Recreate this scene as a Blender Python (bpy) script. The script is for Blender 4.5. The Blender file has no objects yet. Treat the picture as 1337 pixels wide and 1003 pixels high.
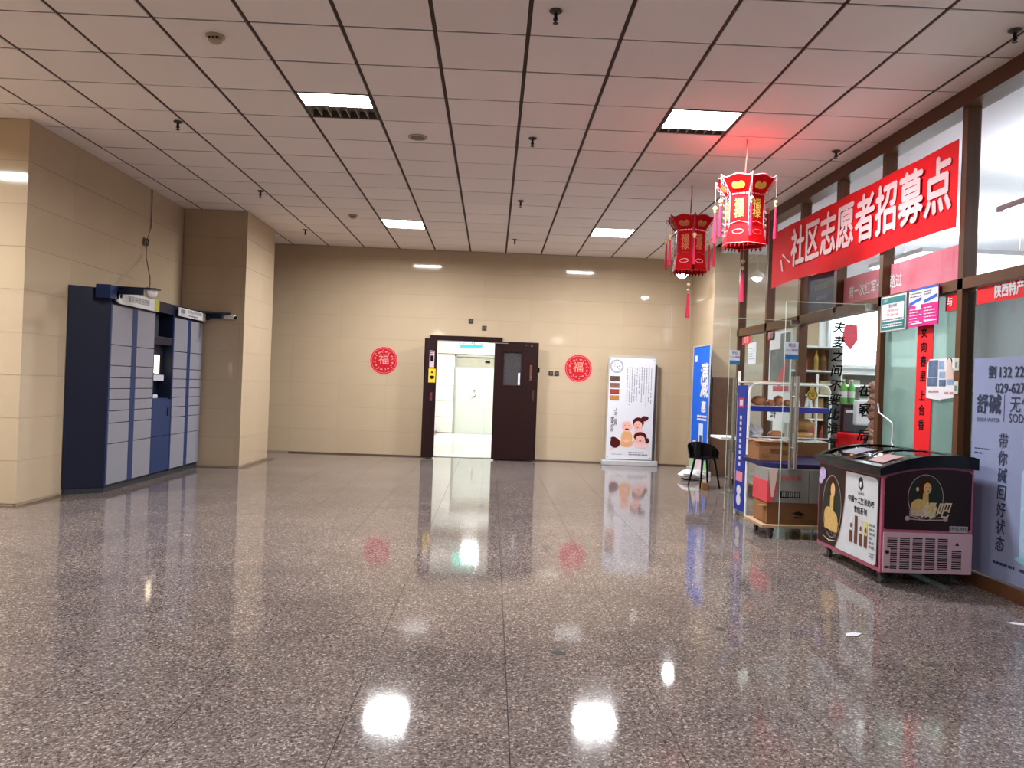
import bpy, bmesh, math, random
from mathutils import Vector, Matrix
random.seed(7)
C = bpy.context.scene.collection
SC = bpy.context.scene
PI = math.pi

# ------------------------------------------------------------------ camera
F_PX, YAW, PITCH, ROLL, HC = 1034.676, -0.0248608, 0.0031621, 0.0364776, 1.25
cy_, sy_, cp_, sp_ = math.cos(YAW), math.sin(YAW), math.cos(PITCH), math.sin(PITCH)
fw = Vector((-sy_ * cp_, cy_ * cp_, sp_)); rt = Vector((cy_, sy_, 0)); up = rt.cross(fw)
cr_, sr_ = math.cos(ROLL), math.sin(ROLL)
r2 = rt * cr_ + up * sr_; u2 = up * cr_ - rt * sr_
cam = bpy.data.objects.new('camera', bpy.data.cameras.new('camera')); C.objects.link(cam)
cam.data.sensor_width = 36; cam.data.lens = F_PX / 1337 * 36; cam.data.clip_start = 0.05
cam.matrix_world = Matrix(((r2.x, u2.x, -fw.x, 0), (r2.y, u2.y, -fw.y, 0), (r2.z, u2.z, -fw.z, HC), (0, 0, 0, 1)))
SC.camera = cam
# ------------------------------------------------------------------ world, exposure
w = bpy.data.worlds.new('world'); SC.world = w; w.use_nodes = True
w.node_tree.nodes['Background'].inputs[0].default_value = (0.75, 0.85, 1, 1)
w.node_tree.nodes['Background'].inputs[1].default_value = 0.3
SC.view_settings.view_transform = 'Standard'; SC.view_settings.look = 'None'
SC.view_settings.exposure = 1.8; SC.view_settings.gamma = 1; SC.view_settings.use_curve_mapping = False
try:
    SC.cycles.max_bounces = 8; SC.cycles.transparent_max_bounces = 24; SC.cycles.caustics_reflective = False
    SC.cycles.sample_clamp_indirect = 6
except Exception: pass
H = 3.517                       # ceiling height
def area(name, loc, sx, sy, watts, col=(1, 1, 1), rot=(0, 0, 0), spread=180):
    l = bpy.data.lights.new(name, 'AREA'); l.shape = 'RECTANGLE'; l.size = sx; l.size_y = sy
    l.energy = watts; l.color = col; l.spread = math.radians(spread)
    o = bpy.data.objects.new(name, l); C.objects.link(o); o.location = loc; o.rotation_euler = rot
    return o
TROFFER_W = 50; LCOL = (0.95, 0.975, 1.0)
# troffers: (x, y of centre, lit fraction); the first four are in view, the rest carry on behind the camera
TROFFERS = [(-1.351, 6.602, 0.5), (1.649, 6.602, 0.8), (-1.351, 11.402, 1.0), (1.649, 11.402, 1.0),
            (-1.351, 1.802, 1.0), (1.649, 1.802, 1.0), (-1.351, -2.998, 1.0), (1.649, -2.998, 1.0), (-5.55, 5.4, 1.0)]
for x, y, f in TROFFERS:
    area('troffer_light', (x, y - 0.27 + 0.27 * f, H + (0.052 if y > 3.5 and x > -5 else -0.048)), 0.54, 0.54 * f, TROFFER_W * f ** 0.5 * (1.3 if x < -5 else 1 if y > 3.5 else (.55 if x < 0 else .22) if y > 0 else .7), LCOL)
# shop ceiling lights, corridor light
for x, y in ((5.2, 3.2), (5.2, 6.2), (5.6, 9.4)):
    area('shop_light', (x, y, 2.86), 1.5, 1.1, 11, (0.93, 0.97, 1.0))
    area('shop_light', (x, y, 3.0), 1.5, 1.1, 11, (0.88, 0.94, 1.0), rot=(PI, 0, 0))  # upward lamp added to brighten the shop ceiling
area('corridor_light', (-0.4, 18.6, 2.72), 0.35, 0.9, 26, (1.0, 1.0, 0.98))
area('corridor_light', (-0.4, 15.2, 2.72), 0.5, 0.5, 11, (1.0, 1.0, 0.98))

# ------------------------------------------------------------------ materials
MATS = {}
def mat(name, col, rough=0.5, metal=0.0, spec=0.25, var=0.06, scale=8.0, bump=0.0, emit=0.0, ecol=None, coat=0.0, alpha=1.0, col2=None, rnd=0.0):
    if name in MATS: return MATS[name]
    m = bpy.data.materials.new(name); m.use_nodes = True; nt = m.node_tree; N = nt.nodes; L = nt.links
    b = N['Principled BSDF']
    tc = N.new('ShaderNodeTexCoord'); no = N.new('ShaderNodeTexNoise'); no.inputs['Scale'].default_value = scale; no.inputs['Detail'].default_value = 3
    L.new(tc.outputs['Object'], no.inputs['Vector'])
    mx = N.new('ShaderNodeMix'); mx.data_type = 'RGBA'
    c2 = col2 if col2 else tuple(max(0, c * (1 - 3 * var)) for c in col)
    mx.inputs['A'].default_value = (*c2, 1); mx.inputs['B'].default_value = (*(tuple(min(1, c * (1 + var)) for c in col) if not col2 else col), 1)
    L.new(no.outputs['Fac'], mx.inputs['Factor'])
    out = mx.outputs['Result']
    if rnd:
        oi = N.new('ShaderNodeObjectInfo'); ma = N.new('ShaderNodeMath'); ma.operation = 'MULTIPLY_ADD'
        ma.inputs[1].default_value = rnd; ma.inputs[2].default_value = 1 - rnd / 2; L.new(oi.outputs['Random'], ma.inputs[0])
        mm = N.new('ShaderNodeMix'); mm.data_type = 'RGBA'; mm.blend_type = 'MULTIPLY'; mm.inputs['Factor'].default_value = 1
        L.new(out, mm.inputs['A']); L.new(ma.outputs[0], mm.inputs['B']); out = mm.outputs['Result']
    L.new(out, b.inputs['Base Color'])
    b.inputs['Roughness'].default_value = rough; b.inputs['Metallic'].default_value = metal
    b.inputs['Specular IOR Level'].default_value = spec; b.inputs['Coat Weight'].default_value = coat
    b.inputs['Alpha'].default_value = alpha
    if emit:
        b.inputs['Emission Color'].default_value = (*(ecol or col), 1); b.inputs['Emission Strength'].default_value = emit
    if bump:
        bp = N.new('ShaderNodeBump'); bp.inputs['Strength'].default_value = bump; bp.inputs['Distance'].default_value = 0.01
        n2 = N.new('ShaderNodeTexNoise'); n2.inputs['Scale'].default_value = scale * 4; L.new(tc.outputs['Object'], n2.inputs['Vector'])
        L.new(n2.outputs['Fac'], bp.inputs['Height']); L.new(bp.outputs['Normal'], b.inputs['Normal'])
    MATS[name] = m; return m

def glass_mat(name, tint=(0.93, 0.97, 0.95), refl=1.0, frost=0.0, fcol=(0.6, 0.8, 0.75)):
    m = bpy.data.materials.new(name); m.use_nodes = True; nt = m.node_tree; N = nt.nodes; L = nt.links; N.clear()
    o = N.new('ShaderNodeOutputMaterial'); tr = N.new('ShaderNodeBsdfTransparent'); tr.inputs[0].default_value = (*tint, 1)
    gl = N.new('ShaderNodeBsdfGlossy'); gl.inputs['Roughness'].default_value = 0.02; fr = N.new('ShaderNodeFresnel'); fr.inputs[0].default_value = 1.45
    src = tr.outputs[0]
    if frost:
        df = N.new('ShaderNodeBsdfDiffuse'); df.inputs[0].default_value = (*fcol, 1); tl = N.new('ShaderNodeBsdfTranslucent'); tl.inputs[0].default_value = (*fcol, 1)
        a = N.new('ShaderNodeMixShader'); a.inputs[0].default_value = 0.5; L.new(df.outputs[0], a.inputs[1]); L.new(tl.outputs[0], a.inputs[2])
        no = N.new('ShaderNodeTexNoise'); no.inputs['Scale'].default_value = 2.5; mr = N.new('ShaderNodeMapRange')
        mr.inputs['To Min'].default_value = max(0, frost - 0.12); mr.inputs['To Max'].default_value = min(1, frost + 0.12); L.new(no.outputs['Fac'], mr.inputs['Value'])
        b = N.new('ShaderNodeMixShader'); L.new(mr.outputs[0], b.inputs[0]); L.new(tr.outputs[0], b.inputs[1]); L.new(a.outputs[0], b.inputs[2]); src = b.outputs[0]
    mm = N.new('ShaderNodeMath'); mm.operation = 'MULTIPLY'; mm.inputs[1].default_value = refl; 
    ge = N.new('ShaderNodeNewGeometry'); bf = N.new('ShaderNodeMath'); bf.operation = 'SUBTRACT'; bf.inputs[0].default_value = 1; L.new(ge.outputs['Backfacing'], bf.inputs[1])
    m3 = N.new('ShaderNodeMath'); m3.operation = 'MULTIPLY'; L.new(fr.outputs[0], m3.inputs[0]); L.new(bf.outputs[0], m3.inputs[1]); L.new(m3.outputs[0], mm.inputs[0])
    mx = N.new('ShaderNodeMixShader'); L.new(mm.outputs[0], mx.inputs[0]); L.new(src, mx.inputs[1]); L.new(gl.outputs[0], mx.inputs[2]); L.new(mx.outputs[0], o.inputs[0])
    return m

def floor_mat(name, worn=True):
    m = bpy.data.materials.new(name); m.use_nodes = True; nt = m.node_tree; N = nt.nodes; L = nt.links; b = N['Principled BSDF']
    g = N.new('ShaderNodeNewGeometry')
    def noise(s, d=2, rough=.5):
        n = N.new('ShaderNodeTexNoise'); n.inputs['Scale'].default_value = s; n.inputs['Detail'].default_value = d; n.inputs['Roughness'].default_value = rough
        L.new(g.outputs['Position'], n.inputs['Vector']); return n
    def ramp(src, stops):
        r = N.new('ShaderNodeValToRGB'); e = r.color_ramp.elements
        while len(e) < len(stops): e.new(0.5)
        for k, (p, c) in enumerate(stops): e[k].position = p; e[k].color = (*c, 1)
        L.new(src, r.inputs[0]); return r.outputs[0]
    v = N.new('ShaderNodeTexVoronoi'); v.inputs['Scale'].default_value = 130; L.new(g.outputs['Position'], v.inputs['Vector'])
    base = ramp(v.outputs['Color'], [(0.0, (0.04, 0.03, 0.028)), (0.3, (0.12, 0.098, 0.090)), (0.7, (0.20, 0.172, 0.158)), (1.0, (0.50, 0.45, 0.42))])
    big = ramp(noise(1.6, 6, .65).outputs['Fac'], [(0.3, (0.70, 0.68, 0.70)), (0.7, (1.08, 1.03, 1.0))])
    mid = ramp(noise(55, 2).outputs['Fac'], [(0.35, (0.72, 0.70, 0.72)), (0.65, (1.15, 1.12, 1.1))])
    def mul(a, c):
        x = N.new('ShaderNodeMix'); x.data_type = 'RGBA'; x.blend_type = 'MULTIPLY'; x.inputs['Factor'].default_value = 1; L.new(a, x.inputs['A']); L.new(c, x.inputs['B']); return x.outputs['Result']
    col = mul(mul(base, big), mid)
    oi = N.new('ShaderNodeObjectInfo'); ma = N.new('ShaderNodeMath'); ma.operation = 'MULTIPLY_ADD'; ma.inputs[1].default_value = .04; ma.inputs[2].default_value = .98
    L.new(oi.outputs['Random'], ma.inputs[0]); col = mul(col, ma.outputs[0])
    L.new(col, b.inputs['Base Color'])
    mr = N.new('ShaderNodeMapRange'); mr.inputs['From Min'].default_value = .35; mr.inputs['From Max'].default_value = .65
    mr.inputs['To Min'].default_value = .04; mr.inputs['To Max'].default_value = .085; L.new(noise(2.2, 8, .7).outputs['Fac'], mr.inputs['Value']); L.new(mr.outputs[0], b.inputs['Roughness'])
    b.inputs['Specular IOR Level'].default_value = 0.2
    bp = N.new('ShaderNodeBump'); bp.inputs['Strength'].default_value = 0.05; bp.inputs['Distance'].default_value = 0.002
    L.new(noise(60, 3).outputs['Fac'], bp.inputs['Height']); L.new(bp.outputs['Normal'], b.inputs['Normal'])
    return m

FLOOR = floor_mat('granite_floor')
GROUT = mat('dark_grout', (0.06, 0.045, 0.04), 0.6)
TILE = mat('cream_marble', (0.485, 0.38, 0.262), 0.055, spec=0.2, var=0.05, scale=1.3, rnd=0.03, col2=(0.425, 0.322, 0.212))
TILEGROUT = mat('beige_grout', (0.33, 0.26, 0.19), 0.5)
CEILP = mat('mineral_panel', (0.90, 0.82, 0.775), 0.9, spec=0.2, var=0.03, scale=140, rnd=0.06, bump=0.15)
CEILB = mat('ceiling_gap', (0.075, 0.04, 0.03), 0.7)
TRIM = mat('brown_granite', (0.13, 0.075, 0.055), 0.25, var=0.2, scale=60)
BROWN = mat('brown_aluminium', (0.105, 0.040, 0.016), 0.4, spec=.25, var=0.05)
WHITE = mat('white_paint', (0.80, 0.80, 0.78), 0.5, var=0.01)
PAPER = mat('white_paper', (0.64, 0.63, 0.67), 0.45, var=0.01)
BLACK = mat('black_plastic', (0.004, 0.003, 0.004), 0.16, spec=.3)
BLKINK = mat('black_ink', (0.006, 0.005, 0.006), 0.8, spec=.1)
GREYINK = mat('grey_ink', (0.18, 0.18, 0.2), 0.6)
STEEL = mat('brushed_steel', (0.55, 0.52, 0.48), 0.25, metal=0.9)
ALU = mat('aluminium', (0.66, 0.66, 0.68), 0.35, metal=0.5)
RED = mat('bright_red', (0.72, 0.012, 0.018), 0.5, var=0.04, scale=3)
REDGLOSS = mat('red_plastic_film', (0.82, 0.010, 0.016), 0.7, spec=.15, var=0.05, scale=6)
GOLD = mat('gold_foil', (0.85, 0.58, 0.12), 0.3, metal=0.5)
PINKW = mat('pinkish_white', (0.86, 0.56, 0.58), 0.5, var=0.04)
CLEAR = glass_mat('clear_glass')
CARD = mat('cardboard', (0.27, 0.125, 0.05), 0.8, spec=.2, var=0.06, scale=5, bump=0.05)
CARDD = mat('dark_cardboard', (0.15, 0.062, 0.024), 0.8, spec=.2, var=0.08, scale=5)

# ------------------------------------------------------------------ geometry helpers
class G:
    def __init__(s): s.b = bmesh.new()
    def box(s, x0, x1, y0, y1, z0, z1, bev=0.0):
        r = bmesh.ops.create_cube(s.b, size=1)
        for v in r['verts']: v.co = Vector(((x0 + x1) / 2 + v.co.x * (x1 - x0), (y0 + y1) / 2 + v.co.y * (y1 - y0), (z0 + z1) / 2 + v.co.z * (z1 - z0)))
        if bev:
            es = list({e for v in r['verts'] for e in v.link_edges}); bmesh.ops.bevel(s.b, geom=es, offset=bev, segments=2, affect='EDGES', profile=0.6)
        return s
    def cyl(s, a, b, r, r2=None, n=12):
        a = Vector(a); b = Vector(b); d = b - a
        q = bmesh.ops.create_cone(s.b, cap_ends=True, segments=n, radius1=r, radius2=r if r2 is None else r2, depth=d.length)
        M = Matrix.Translation((a + b) / 2) @ d.to_track_quat('Z', 'Y').to_matrix().to_4x4()
        bmesh.ops.transform(s.b, matrix=M, verts=q['verts']); return s
    def tube(s, pts, r, n=8):
        pts = [Vector(p) for p in pts]; rings = []
        for i, p in enumerate(pts):
            d = (pts[min(i + 1, len(pts) - 1)] - pts[max(i - 1, 0)]).normalized()
            a = d.cross(Vector((0, 0, 1)) if abs(d.z) < .9 else Vector((1, 0, 0))).normalized(); c = d.cross(a)
            rings.append([s.b.verts.new(p + (a * math.cos(2 * PI * k / n) + c * math.sin(2 * PI * k / n)) * r) for k in range(n)])
        for A, B in zip(rings, rings[1:]):
            for k in range(n): s.b.faces.new((A[k], A[(k + 1) % n], B[(k + 1) % n], B[k]))
        s.b.faces.new(rings[0]); s.b.faces.new(rings[-1][::-1]); return s
    def lathe(s, prof, c=(0, 0, 0), n=20):
        rings = [[s.b.verts.new((c[0] + r * math.cos(2 * PI * k / n), c[1] + r * math.sin(2 * PI * k / n), c[2] + z)) for k in range(n)] for r, z in prof]
        for A, B in zip(rings, rings[1:]):
            for k in range(n): s.b.faces.new((A[k], A[(k + 1) % n], B[(k + 1) % n], B[k]))
        s.b.faces.new(rings[0]); s.b.faces.new(rings[-1][::-1]); return s
    def prism(s, poly, y0, y1):      # poly in (x, z), extruded along y
        A = [s.b.verts.new((x, y0, z)) for x, z in poly]; B = [s.b.verts.new((x, y1, z)) for x, z in poly]; n = len(poly)
        s.b.faces.new(A); s.b.faces.new(B[::-1])
        for k in range(n): s.b.faces.new((A[k], B[k], B[(k + 1) % n], A[(k + 1) % n]))
        return s
    def prismz(s, poly, z0, z1):     # poly in (x, y), extruded along z
        A = [s.b.verts.new((x, y, z0)) for x, y in poly]; B = [s.b.verts.new((x, y, z1)) for x, y in poly]; n = len(poly)
        s.b.faces.new(A); s.b.faces.new(B[::-1])
        for k in range(n): s.b.faces.new((A[k], B[k], B[(k + 1) % n], A[(k + 1) % n]))
        return s
    def ball(s, c, rx, ry=None, rz=None, u=12, v=8, jit=0.0):
        ry = rx if ry is None else ry; rz = rx if rz is None else rz
        q = bmesh.ops.create_uvsphere(s.b, u_segments=u, v_segments=v, radius=1)
        for w_ in q['verts']:
            k = 1 + random.uniform(-jit, jit); w_.co = Vector((c[0] + w_.co.x * rx * k, c[1] + w_.co.y * ry * k, c[2] + w_.co.z * rz * k))
        return s
    def quad(s, *p): s.b.faces.new([s.b.verts.new(q) for q in p]); return s
    def mesh(s, name, smooth=False):
        bmesh.ops.recalc_face_normals(s.b, faces=s.b.faces)
        me = bpy.data.meshes.new(name); s.b.to_mesh(me); s.b.free()
        if smooth:
            for p in me.polygons: p.use_smooth = True
            try: me.set_sharp_from_angle(angle=math.radians(40))
            except Exception: pass
        return me

def link(name, me, m=None, parent=None, label=None, loc=None, rz=0):
    if m is not None and not me.materials: me.materials.append(m)
    o = bpy.data.objects.new(name, me); C.objects.link(o)
    if parent is not None: o.parent = parent
    if loc is not None: o.location = loc
    if rz: o.rotation_euler = (0, 0, rz)
    if label: o['label'] = label
    return o
def P(parent, name, g, m, label=None, smooth=False): return link(name, g.mesh(name, smooth), m, parent, label)
def T(name, label, cat, loc=(0, 0, 0), rz=0, group=None):
    o = bpy.data.objects.new(name, None); C.objects.link(o); o.location = loc; o.rotation_euler = (0, 0, rz); o.empty_display_size = 0.1
    o['label'] = label; o['category'] = cat
    if group: o['group'] = group
    return o
def tag(o, label, cat, group=None):
    o['label'] = label; o['category'] = cat
    if group: o['group'] = group
    return o
def S(name, g, m, loc=None, rz=0, label=None):
    o = link(name, g.mesh(name), m, None, label, loc, rz); o['kind'] = 'structure'; return o
def sroot(name, loc=(0, 0, 0), rz=0, label=None):
    o = bpy.data.objects.new(name, None); C.objects.link(o); o.location = loc; o.rotation_euler = (0, 0, rz); o['kind'] = 'structure'
    if label: o['label'] = label
    return o
def dup(root, loc, rz=None, label=None):
    r = root.copy(); C.objects.link(r); r.location = loc
    if rz is not None: r.rotation_euler = (0, 0, rz)
    if label: r['label'] = label
    for ch in list(root.children):
        c = ch.copy(); C.objects.link(c); c.parent = r
        for g in list(ch.children):
            d = g.copy(); C.objects.link(d); d.parent = c
    return r

def txt(parent, s, x, z, h, m, y=-0.003, bold=0.0, shear=0.0, w=1.0, vertical=False, gap=1.0, name='lettering', align='CENTER', rot=0.0, face=None, label=None):
    cu = bpy.data.curves.new('t', 'FONT')
    cu.body = '\n'.join(s) if vertical else s
    cu.align_x = align; cu.align_y = 'CENTER'; cu.size = h * 1.08;  cu.shear = shear; cu.space_line = gap * 0.93 if vertical else 1.0
    cu.space_character = 1.0 if vertical else gap; cu.resolution_u = 2; cu.dimensions = '2D'; cu.fill_mode = 'BOTH'
    ob = bpy.data.objects.new('t', cu); me = bpy.data.meshes.new_from_object(ob)
    bpy.data.objects.remove(ob); bpy.data.curves.remove(cu); me.name = name
    ca, sa = math.cos(rot), math.sin(rot)
    for v in me.vertices:
        a, b = v.co.x * w, v.co.y
        a, b = a * ca - b * sa, a * sa + b * ca
        v.co = Vector((x + a, y, z + b))
    if bold:
        b = min(bold * 1.6, h * .035); bm = bmesh.new()
        for k, (dx, dz) in enumerate(((0, 0), (b, 0), (-b, 0), (0, b), (0, -b))):
            n0 = len(bm.verts); bm.from_mesh(me); bm.verts.ensure_lookup_table()
            for v in bm.verts[n0:]: v.co.x += dx; v.co.z += dz; v.co.y -= .0002 * k
        bm.to_mesh(me); bm.free()
    me.materials.clear()
    return link(name, me, m, parent, label)
def flat(parent, name, shapes, m, y=-0.003, label=None):
    g = G()
    y_0 = y; dy = .00012 if len(shapes) < 40 else 0
    for i_, s in enumerate(shapes):
        y = y_0 - dy * i_
        if s[0] == 'r': _, x0, x1, z0, z1 = s; g.quad((x0, y, z0), (x1, y, z0), (x1, y, z1), (x0, y, z1))
        elif s[0] == 'd': _, cx, cz, rx, rz = s; g.quad(*[(cx + rx * math.cos(2 * PI * k / 24), y, cz + rz * math.sin(2 * PI * k / 24)) for k in range(24)])
        elif s[0] == 'p': g.quad(*[(a, y, b) for a, b in s[1]])
        elif s[0] == 'o':
            _, cx, cz, rx, rz, t = s
            for k in range(32):
                a, b = 2 * PI * k / 32, 2 * PI * (k + 1) / 32
                g.quad((cx + rx * math.cos(a), y, cz + rz * math.sin(a)), (cx + rx * math.cos(b), y, cz + rz * math.sin(b)),
                       (cx + (rx - t) * math.cos(b), y, cz + (rz - t) * math.sin(b)), (cx + (rx - t) * math.cos(a), y, cz + (rz - t) * math.sin(a)))
    return P(parent, name, g, m, label)
def rows(x0, x1, z0, z1, n, fill=0.5, seed=1, vert=False):       # lines of small print, too small to read
    r = random.Random(seed); out = []
    for k in range(n):
        if vert:
            a = x0 + (x1 - x0) * (k + .5) / n; hw = (x1 - x0) / n * fill / 2; z = z1 - r.uniform(0, .04) * (z1 - z0); end = z0 + (z1 - z0) * r.choice((0, 0, .1, .3))
            st = (x1 - x0) / n * .62
            while z - st > end:
                if r.random() > .14: out.append(('r', a - hw, a + hw, z - st * .72, z))
                z -= st
        else:
            a = z1 - (z1 - z0) * (k + .5) / n; hh = (z1 - z0) / n * fill / 2; x = x0; end = x1 - (x1 - x0) * r.choice((0, 0, .2, .45))
            while x < end:
                l = (z1 - z0) / n * r.uniform(.5, 1.6); out.append(('r', x, min(x + l, x1), a - hh, a + hh)); x += l * 1.25
    return out

# ------------------------------------------------------------------ room shell
XL, YB = -4.28, 13.48
fl_ = S('floor', G().box(-4.6, 3.6, -12.2, 21.9, -0.3, -0.006), GROUT, label='polished speckled granite floor')
GX, GY = 0.105, 3.07
cache = {}
def tilebox(key, g_args, m, bev=0.0):
    k = (key,) + tuple(round(a, 4) for a in g_args)
    if k not in cache:
        me = G().box(*g_args, bev=bev).mesh(key); me.materials.append(m); cache[k] = me
    return cache[k]
xs = [XL + 0.01] + [GX + .6 * k for k in range(-7, 6)] + [3.44]
for j in range(-3, 18):
    y0 = GY + .6 * j; y1 = min(y0 + .6, YB)
    if y1 - y0 < .02: continue
    for a, b in zip(xs, xs[1:]):
        if b - a < .02: continue
        link('floor_tile', tilebox('floor_tile', (0.0015, b - a - 0.0015, 0.0015, y1 - y0 - 0.0015, -0.02, 0.0), FLOOR), None, fl_, loc=(a, y0, 0))
o = P(fl_, 'floor_paving', G().box(XL + .01, 3.44, -11.9, GY - 1.8 - .003, -0.02, 0.0), FLOOR); o['kind'] = 'stuff'
o = S('floor_shop', G().box(3.6, 7.8, -2.0, 13.4, -0.3, 0.0), mat('shop_floor', (0.30, 0.26, 0.24), 0.3, var=.1, scale=20), label='plain floor inside the shop')

# ceiling: panels on a dark grid
ce_ = S('ceiling', G().box(-4.6, 3.7, 3.5, 13.7, H + 0.10, H + 0.2), CEILB, label='suspended ceiling of square panels on a dark grid')
CX, CY = 0.149, 5.102
cxs = [XL] + [CX + .6 * k for k in range(-7, 6)] + [3.37]
lit = {(round((x - .3 - CX) / .6), round((y - .3 - CY) / .6)) for x, y, f in TROFFERS}
o = P(ce_, 'ceiling_grid', G().box(XL, 3.5, 3.6, 13.5, H + 0.022, H + 0.024), CEILB)
me = o.data; bm = bmesh.new(); g = G()
for k in cxs[1:-1]: g.box(k - .009, k + .009, 3.6, YB, H + 0.004, H + 0.012)
for j in range(-2, 14): g.box(XL, 3.37, CY + .6 * j - .006, CY + .6 * j + .006, H + 0.005, H + 0.012)
bpy.data.objects.remove(o)
for k in range(-10, -7): g.box(CX + .6 * k - .009, CX + .6 * k + .009, 3.3, 7.3, H + .004, H + .012)
g.box(-6.2, XL, 3.29, 7.3, H + .022, H + .03)
P(ce_, 'ceiling_grid', g, CEILB)
for j in range(-3, 4):
    y0 = CY + .6 * j; y1 = min(y0 + .6, 7.3)
    for k in (-10, -9, -8):
        a = CX + .6 * k; b = a + .6 if k < -8 else XL
        if b - a > .1: link('ceiling_panel', tilebox('ceiling_panel', (.014, b - a - (.014 if k < -8 else 0), .009, y1 - y0 - .009, 0, .012), CEILP), None, ce_, loc=(a, y0, H))
for j in range(-3, 14):
    y0 = CY + .6 * j; y1 = min(y0 + .6, YB)
    if y1 - y0 < .05: continue
    for k, (a, b) in enumerate(zip(cxs, cxs[1:])):
        if (k - 8, j) in lit or b - a < .03: continue
        gx0 = .014 if k else .0; tilt = random.uniform(-.0025, .0025)
        link('ceiling_panel', tilebox('ceiling_panel', (gx0, b - a - .014, .009, y1 - y0 - .009, 0, .012), CEILP), None, ce_, loc=(a, y0, H + abs(tilt)))
g = G()
g.box(XL, 3.7, -12.2, 3.29, H + .001, H + .02)
o = P(ce_, 'ceiling_board', g, CEILP)

# tiled walls: local frame, x along the wall, z up, face at y = 0 looking to -y
def tiled(root, x0, x1, z1=H, holes=(), step=0.8, off=0.0, back=True):
    zs = [0.0, 0.02] + [0.02 + .39 * k for k in range(1, 9)] + [z1]; zs = sorted({round(z, 4) for z in zs if z <= z1})
    xsn = [x0]; k = math.floor((x0 - off) / step) + 1
    while off + k * step < x1 - .02:
        if off + k * step > x0 + .02: xsn.append(off + k * step)
        k += 1
    xsn.append(x1)
    for za, zb in zip(zs, zs[1:]):
        if zb - za < .03: continue
        for a, b in zip(xsn, xsn[1:]):
            rects = [(a, b, za, zb)]
            for hx0, hx1, hz0, hz1 in holes:
                nr = []
                for (p, q, r, s) in rects:
                    if q <= hx0 or p >= hx1 or s <= hz0 or r >= hz1: nr.append((p, q, r, s)); continue
                    if p < hx0: nr.append((p, hx0, r, s))
                    if q > hx1: nr.append((hx1, q, r, s))
                    if s > hz1: nr.append((max(p, hx0), min(q, hx1), hz1, s))
                rects = nr
            for (p, q, r, s) in rects:
                if q - p < .02 or s - r < .02: continue
                link('marble_tile', tilebox('marble_tile', (.0005, q - p - .0005, 0, .02, .0014, s - r - .0014), TILE), None, root, loc=(p, 0, r))

DO = (-1.0, 0.08, 0.0, 2.0)     # doorway in the back wall
wb = sroot('wall_back', (0, YB, 0), label='back wall of polished cream marble tiles')
P(wb, 'wall_core', G().box(-4.6, DO[0], .004, .25, 0, H + .1).box(DO[1], 4.9, .004, .25, 0, H + .1).box(DO[0], DO[1], .004, .25, DO[3], H + .1), TILEGROUT)
tiled(wb, -4.6, 3.4, holes=[DO], off=-0.2)
wl = sroot('wall_left', (XL, 0, 0), PI / 2, label='left wall of polished cream marble tiles above the lockers')
P(wl, 'wall_core', G().box(7.31, 13.5, .004, .25, 0, H + .1), TILEGROUT)
tiled(wl, 7.3, 10.9, off=7.3); tiled(wl, 12.28, 13.48, off=12.28)
pl1 = sroot('wall_left_pier', (0, 7.3, 0), label='pale tiled pier face at the edge of the left wall')
P(pl1, 'wall_core', G().box(-6.4, -4.3, .004, .25, 0, H + .05), TILEGROUT)
tiled(pl1, -6.4, XL, off=XL)
P(pl1, 'wall_far_side', G().box(-6.6, -6.4, -19, .2, 0, H + .05), TILE)
# pillar 2 (beyond lockers)
p2 = sroot('pillar_left', (0, 10.92, 0), label='square tiled pillar standing out beyond the lockers')
P(p2, 'pillar_core', G().box(XL + .03, -3.426, .004, 1.34, 0, H), TILEGROUT)
tiled(p2, XL, -3.42, off=XL)
p2b = sroot('pillar_left_side', (-3.42, 0, 0), PI / 2); tiled(p2b, 10.92, 12.28, off=10.92)
# right column and the shop wall in line with it
p3 = sroot('pillar_right', (0, 12.1, 0), label='pale tiled column between the shop and the back wall')
P(p3, 'pillar_core', G().box(3.366, 8.0, .004, 1.4, 0, H), TILEGROUT)
tiled(p3, 3.36, 5.0, off=3.36)
p3b = sroot('pillar_right_side', (3.36, 0, 0), -PI / 2); tiled(p3b, -13.48, -12.1, off=-12.1)
# hall behind the camera
S('wall_behind', G().box(-6.6, 3.7, -12.2, -12.0, 0, H + .1), mat('plain_cream', (0.55, 0.47, 0.38), .3))
S('wall_left_far', G().box(-6.6, -4.4, 7.3, 7.4, H, H + .1), TILE)
S('ceiling_bay', G().box(-6.6, CX - .6 * 10 - .02, -12.2, 7.31, H + .001, H + .1).box(CX - 6.02, XL, -12.2, 3.29, H + .001, H + .1), CEILP)
S('floor_bay', G().box(-6.6, XL + .01, -12.2, 7.3, -.3, -.0005), FLOOR)

# dark granite strips in the floor along the left side
S('trim_1', G().box(XL - 2, XL + .10, 7.18, 7.30, -.001, .0015).box(XL, XL + .10, 7.30, 8.02, -.001, .0015), TRIM, label='dark granite border strip at the pier foot')
S('trim_2', G().box(-3.42, -3.30, 10.80, 12.40, -.001, .0015).box(XL + .35, -3.42, 10.84, 10.92, -.001, .0015), TRIM, label='dark granite border strip round the pillar foot')
S('baseboard_back', G().box(-3.4, DO[0] - .12, -.012, .001, .0, .018).box(DO[1] + .08, 3.35, -.012, .001, 0, .018), TRIM, loc=(0, YB, 0))

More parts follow.
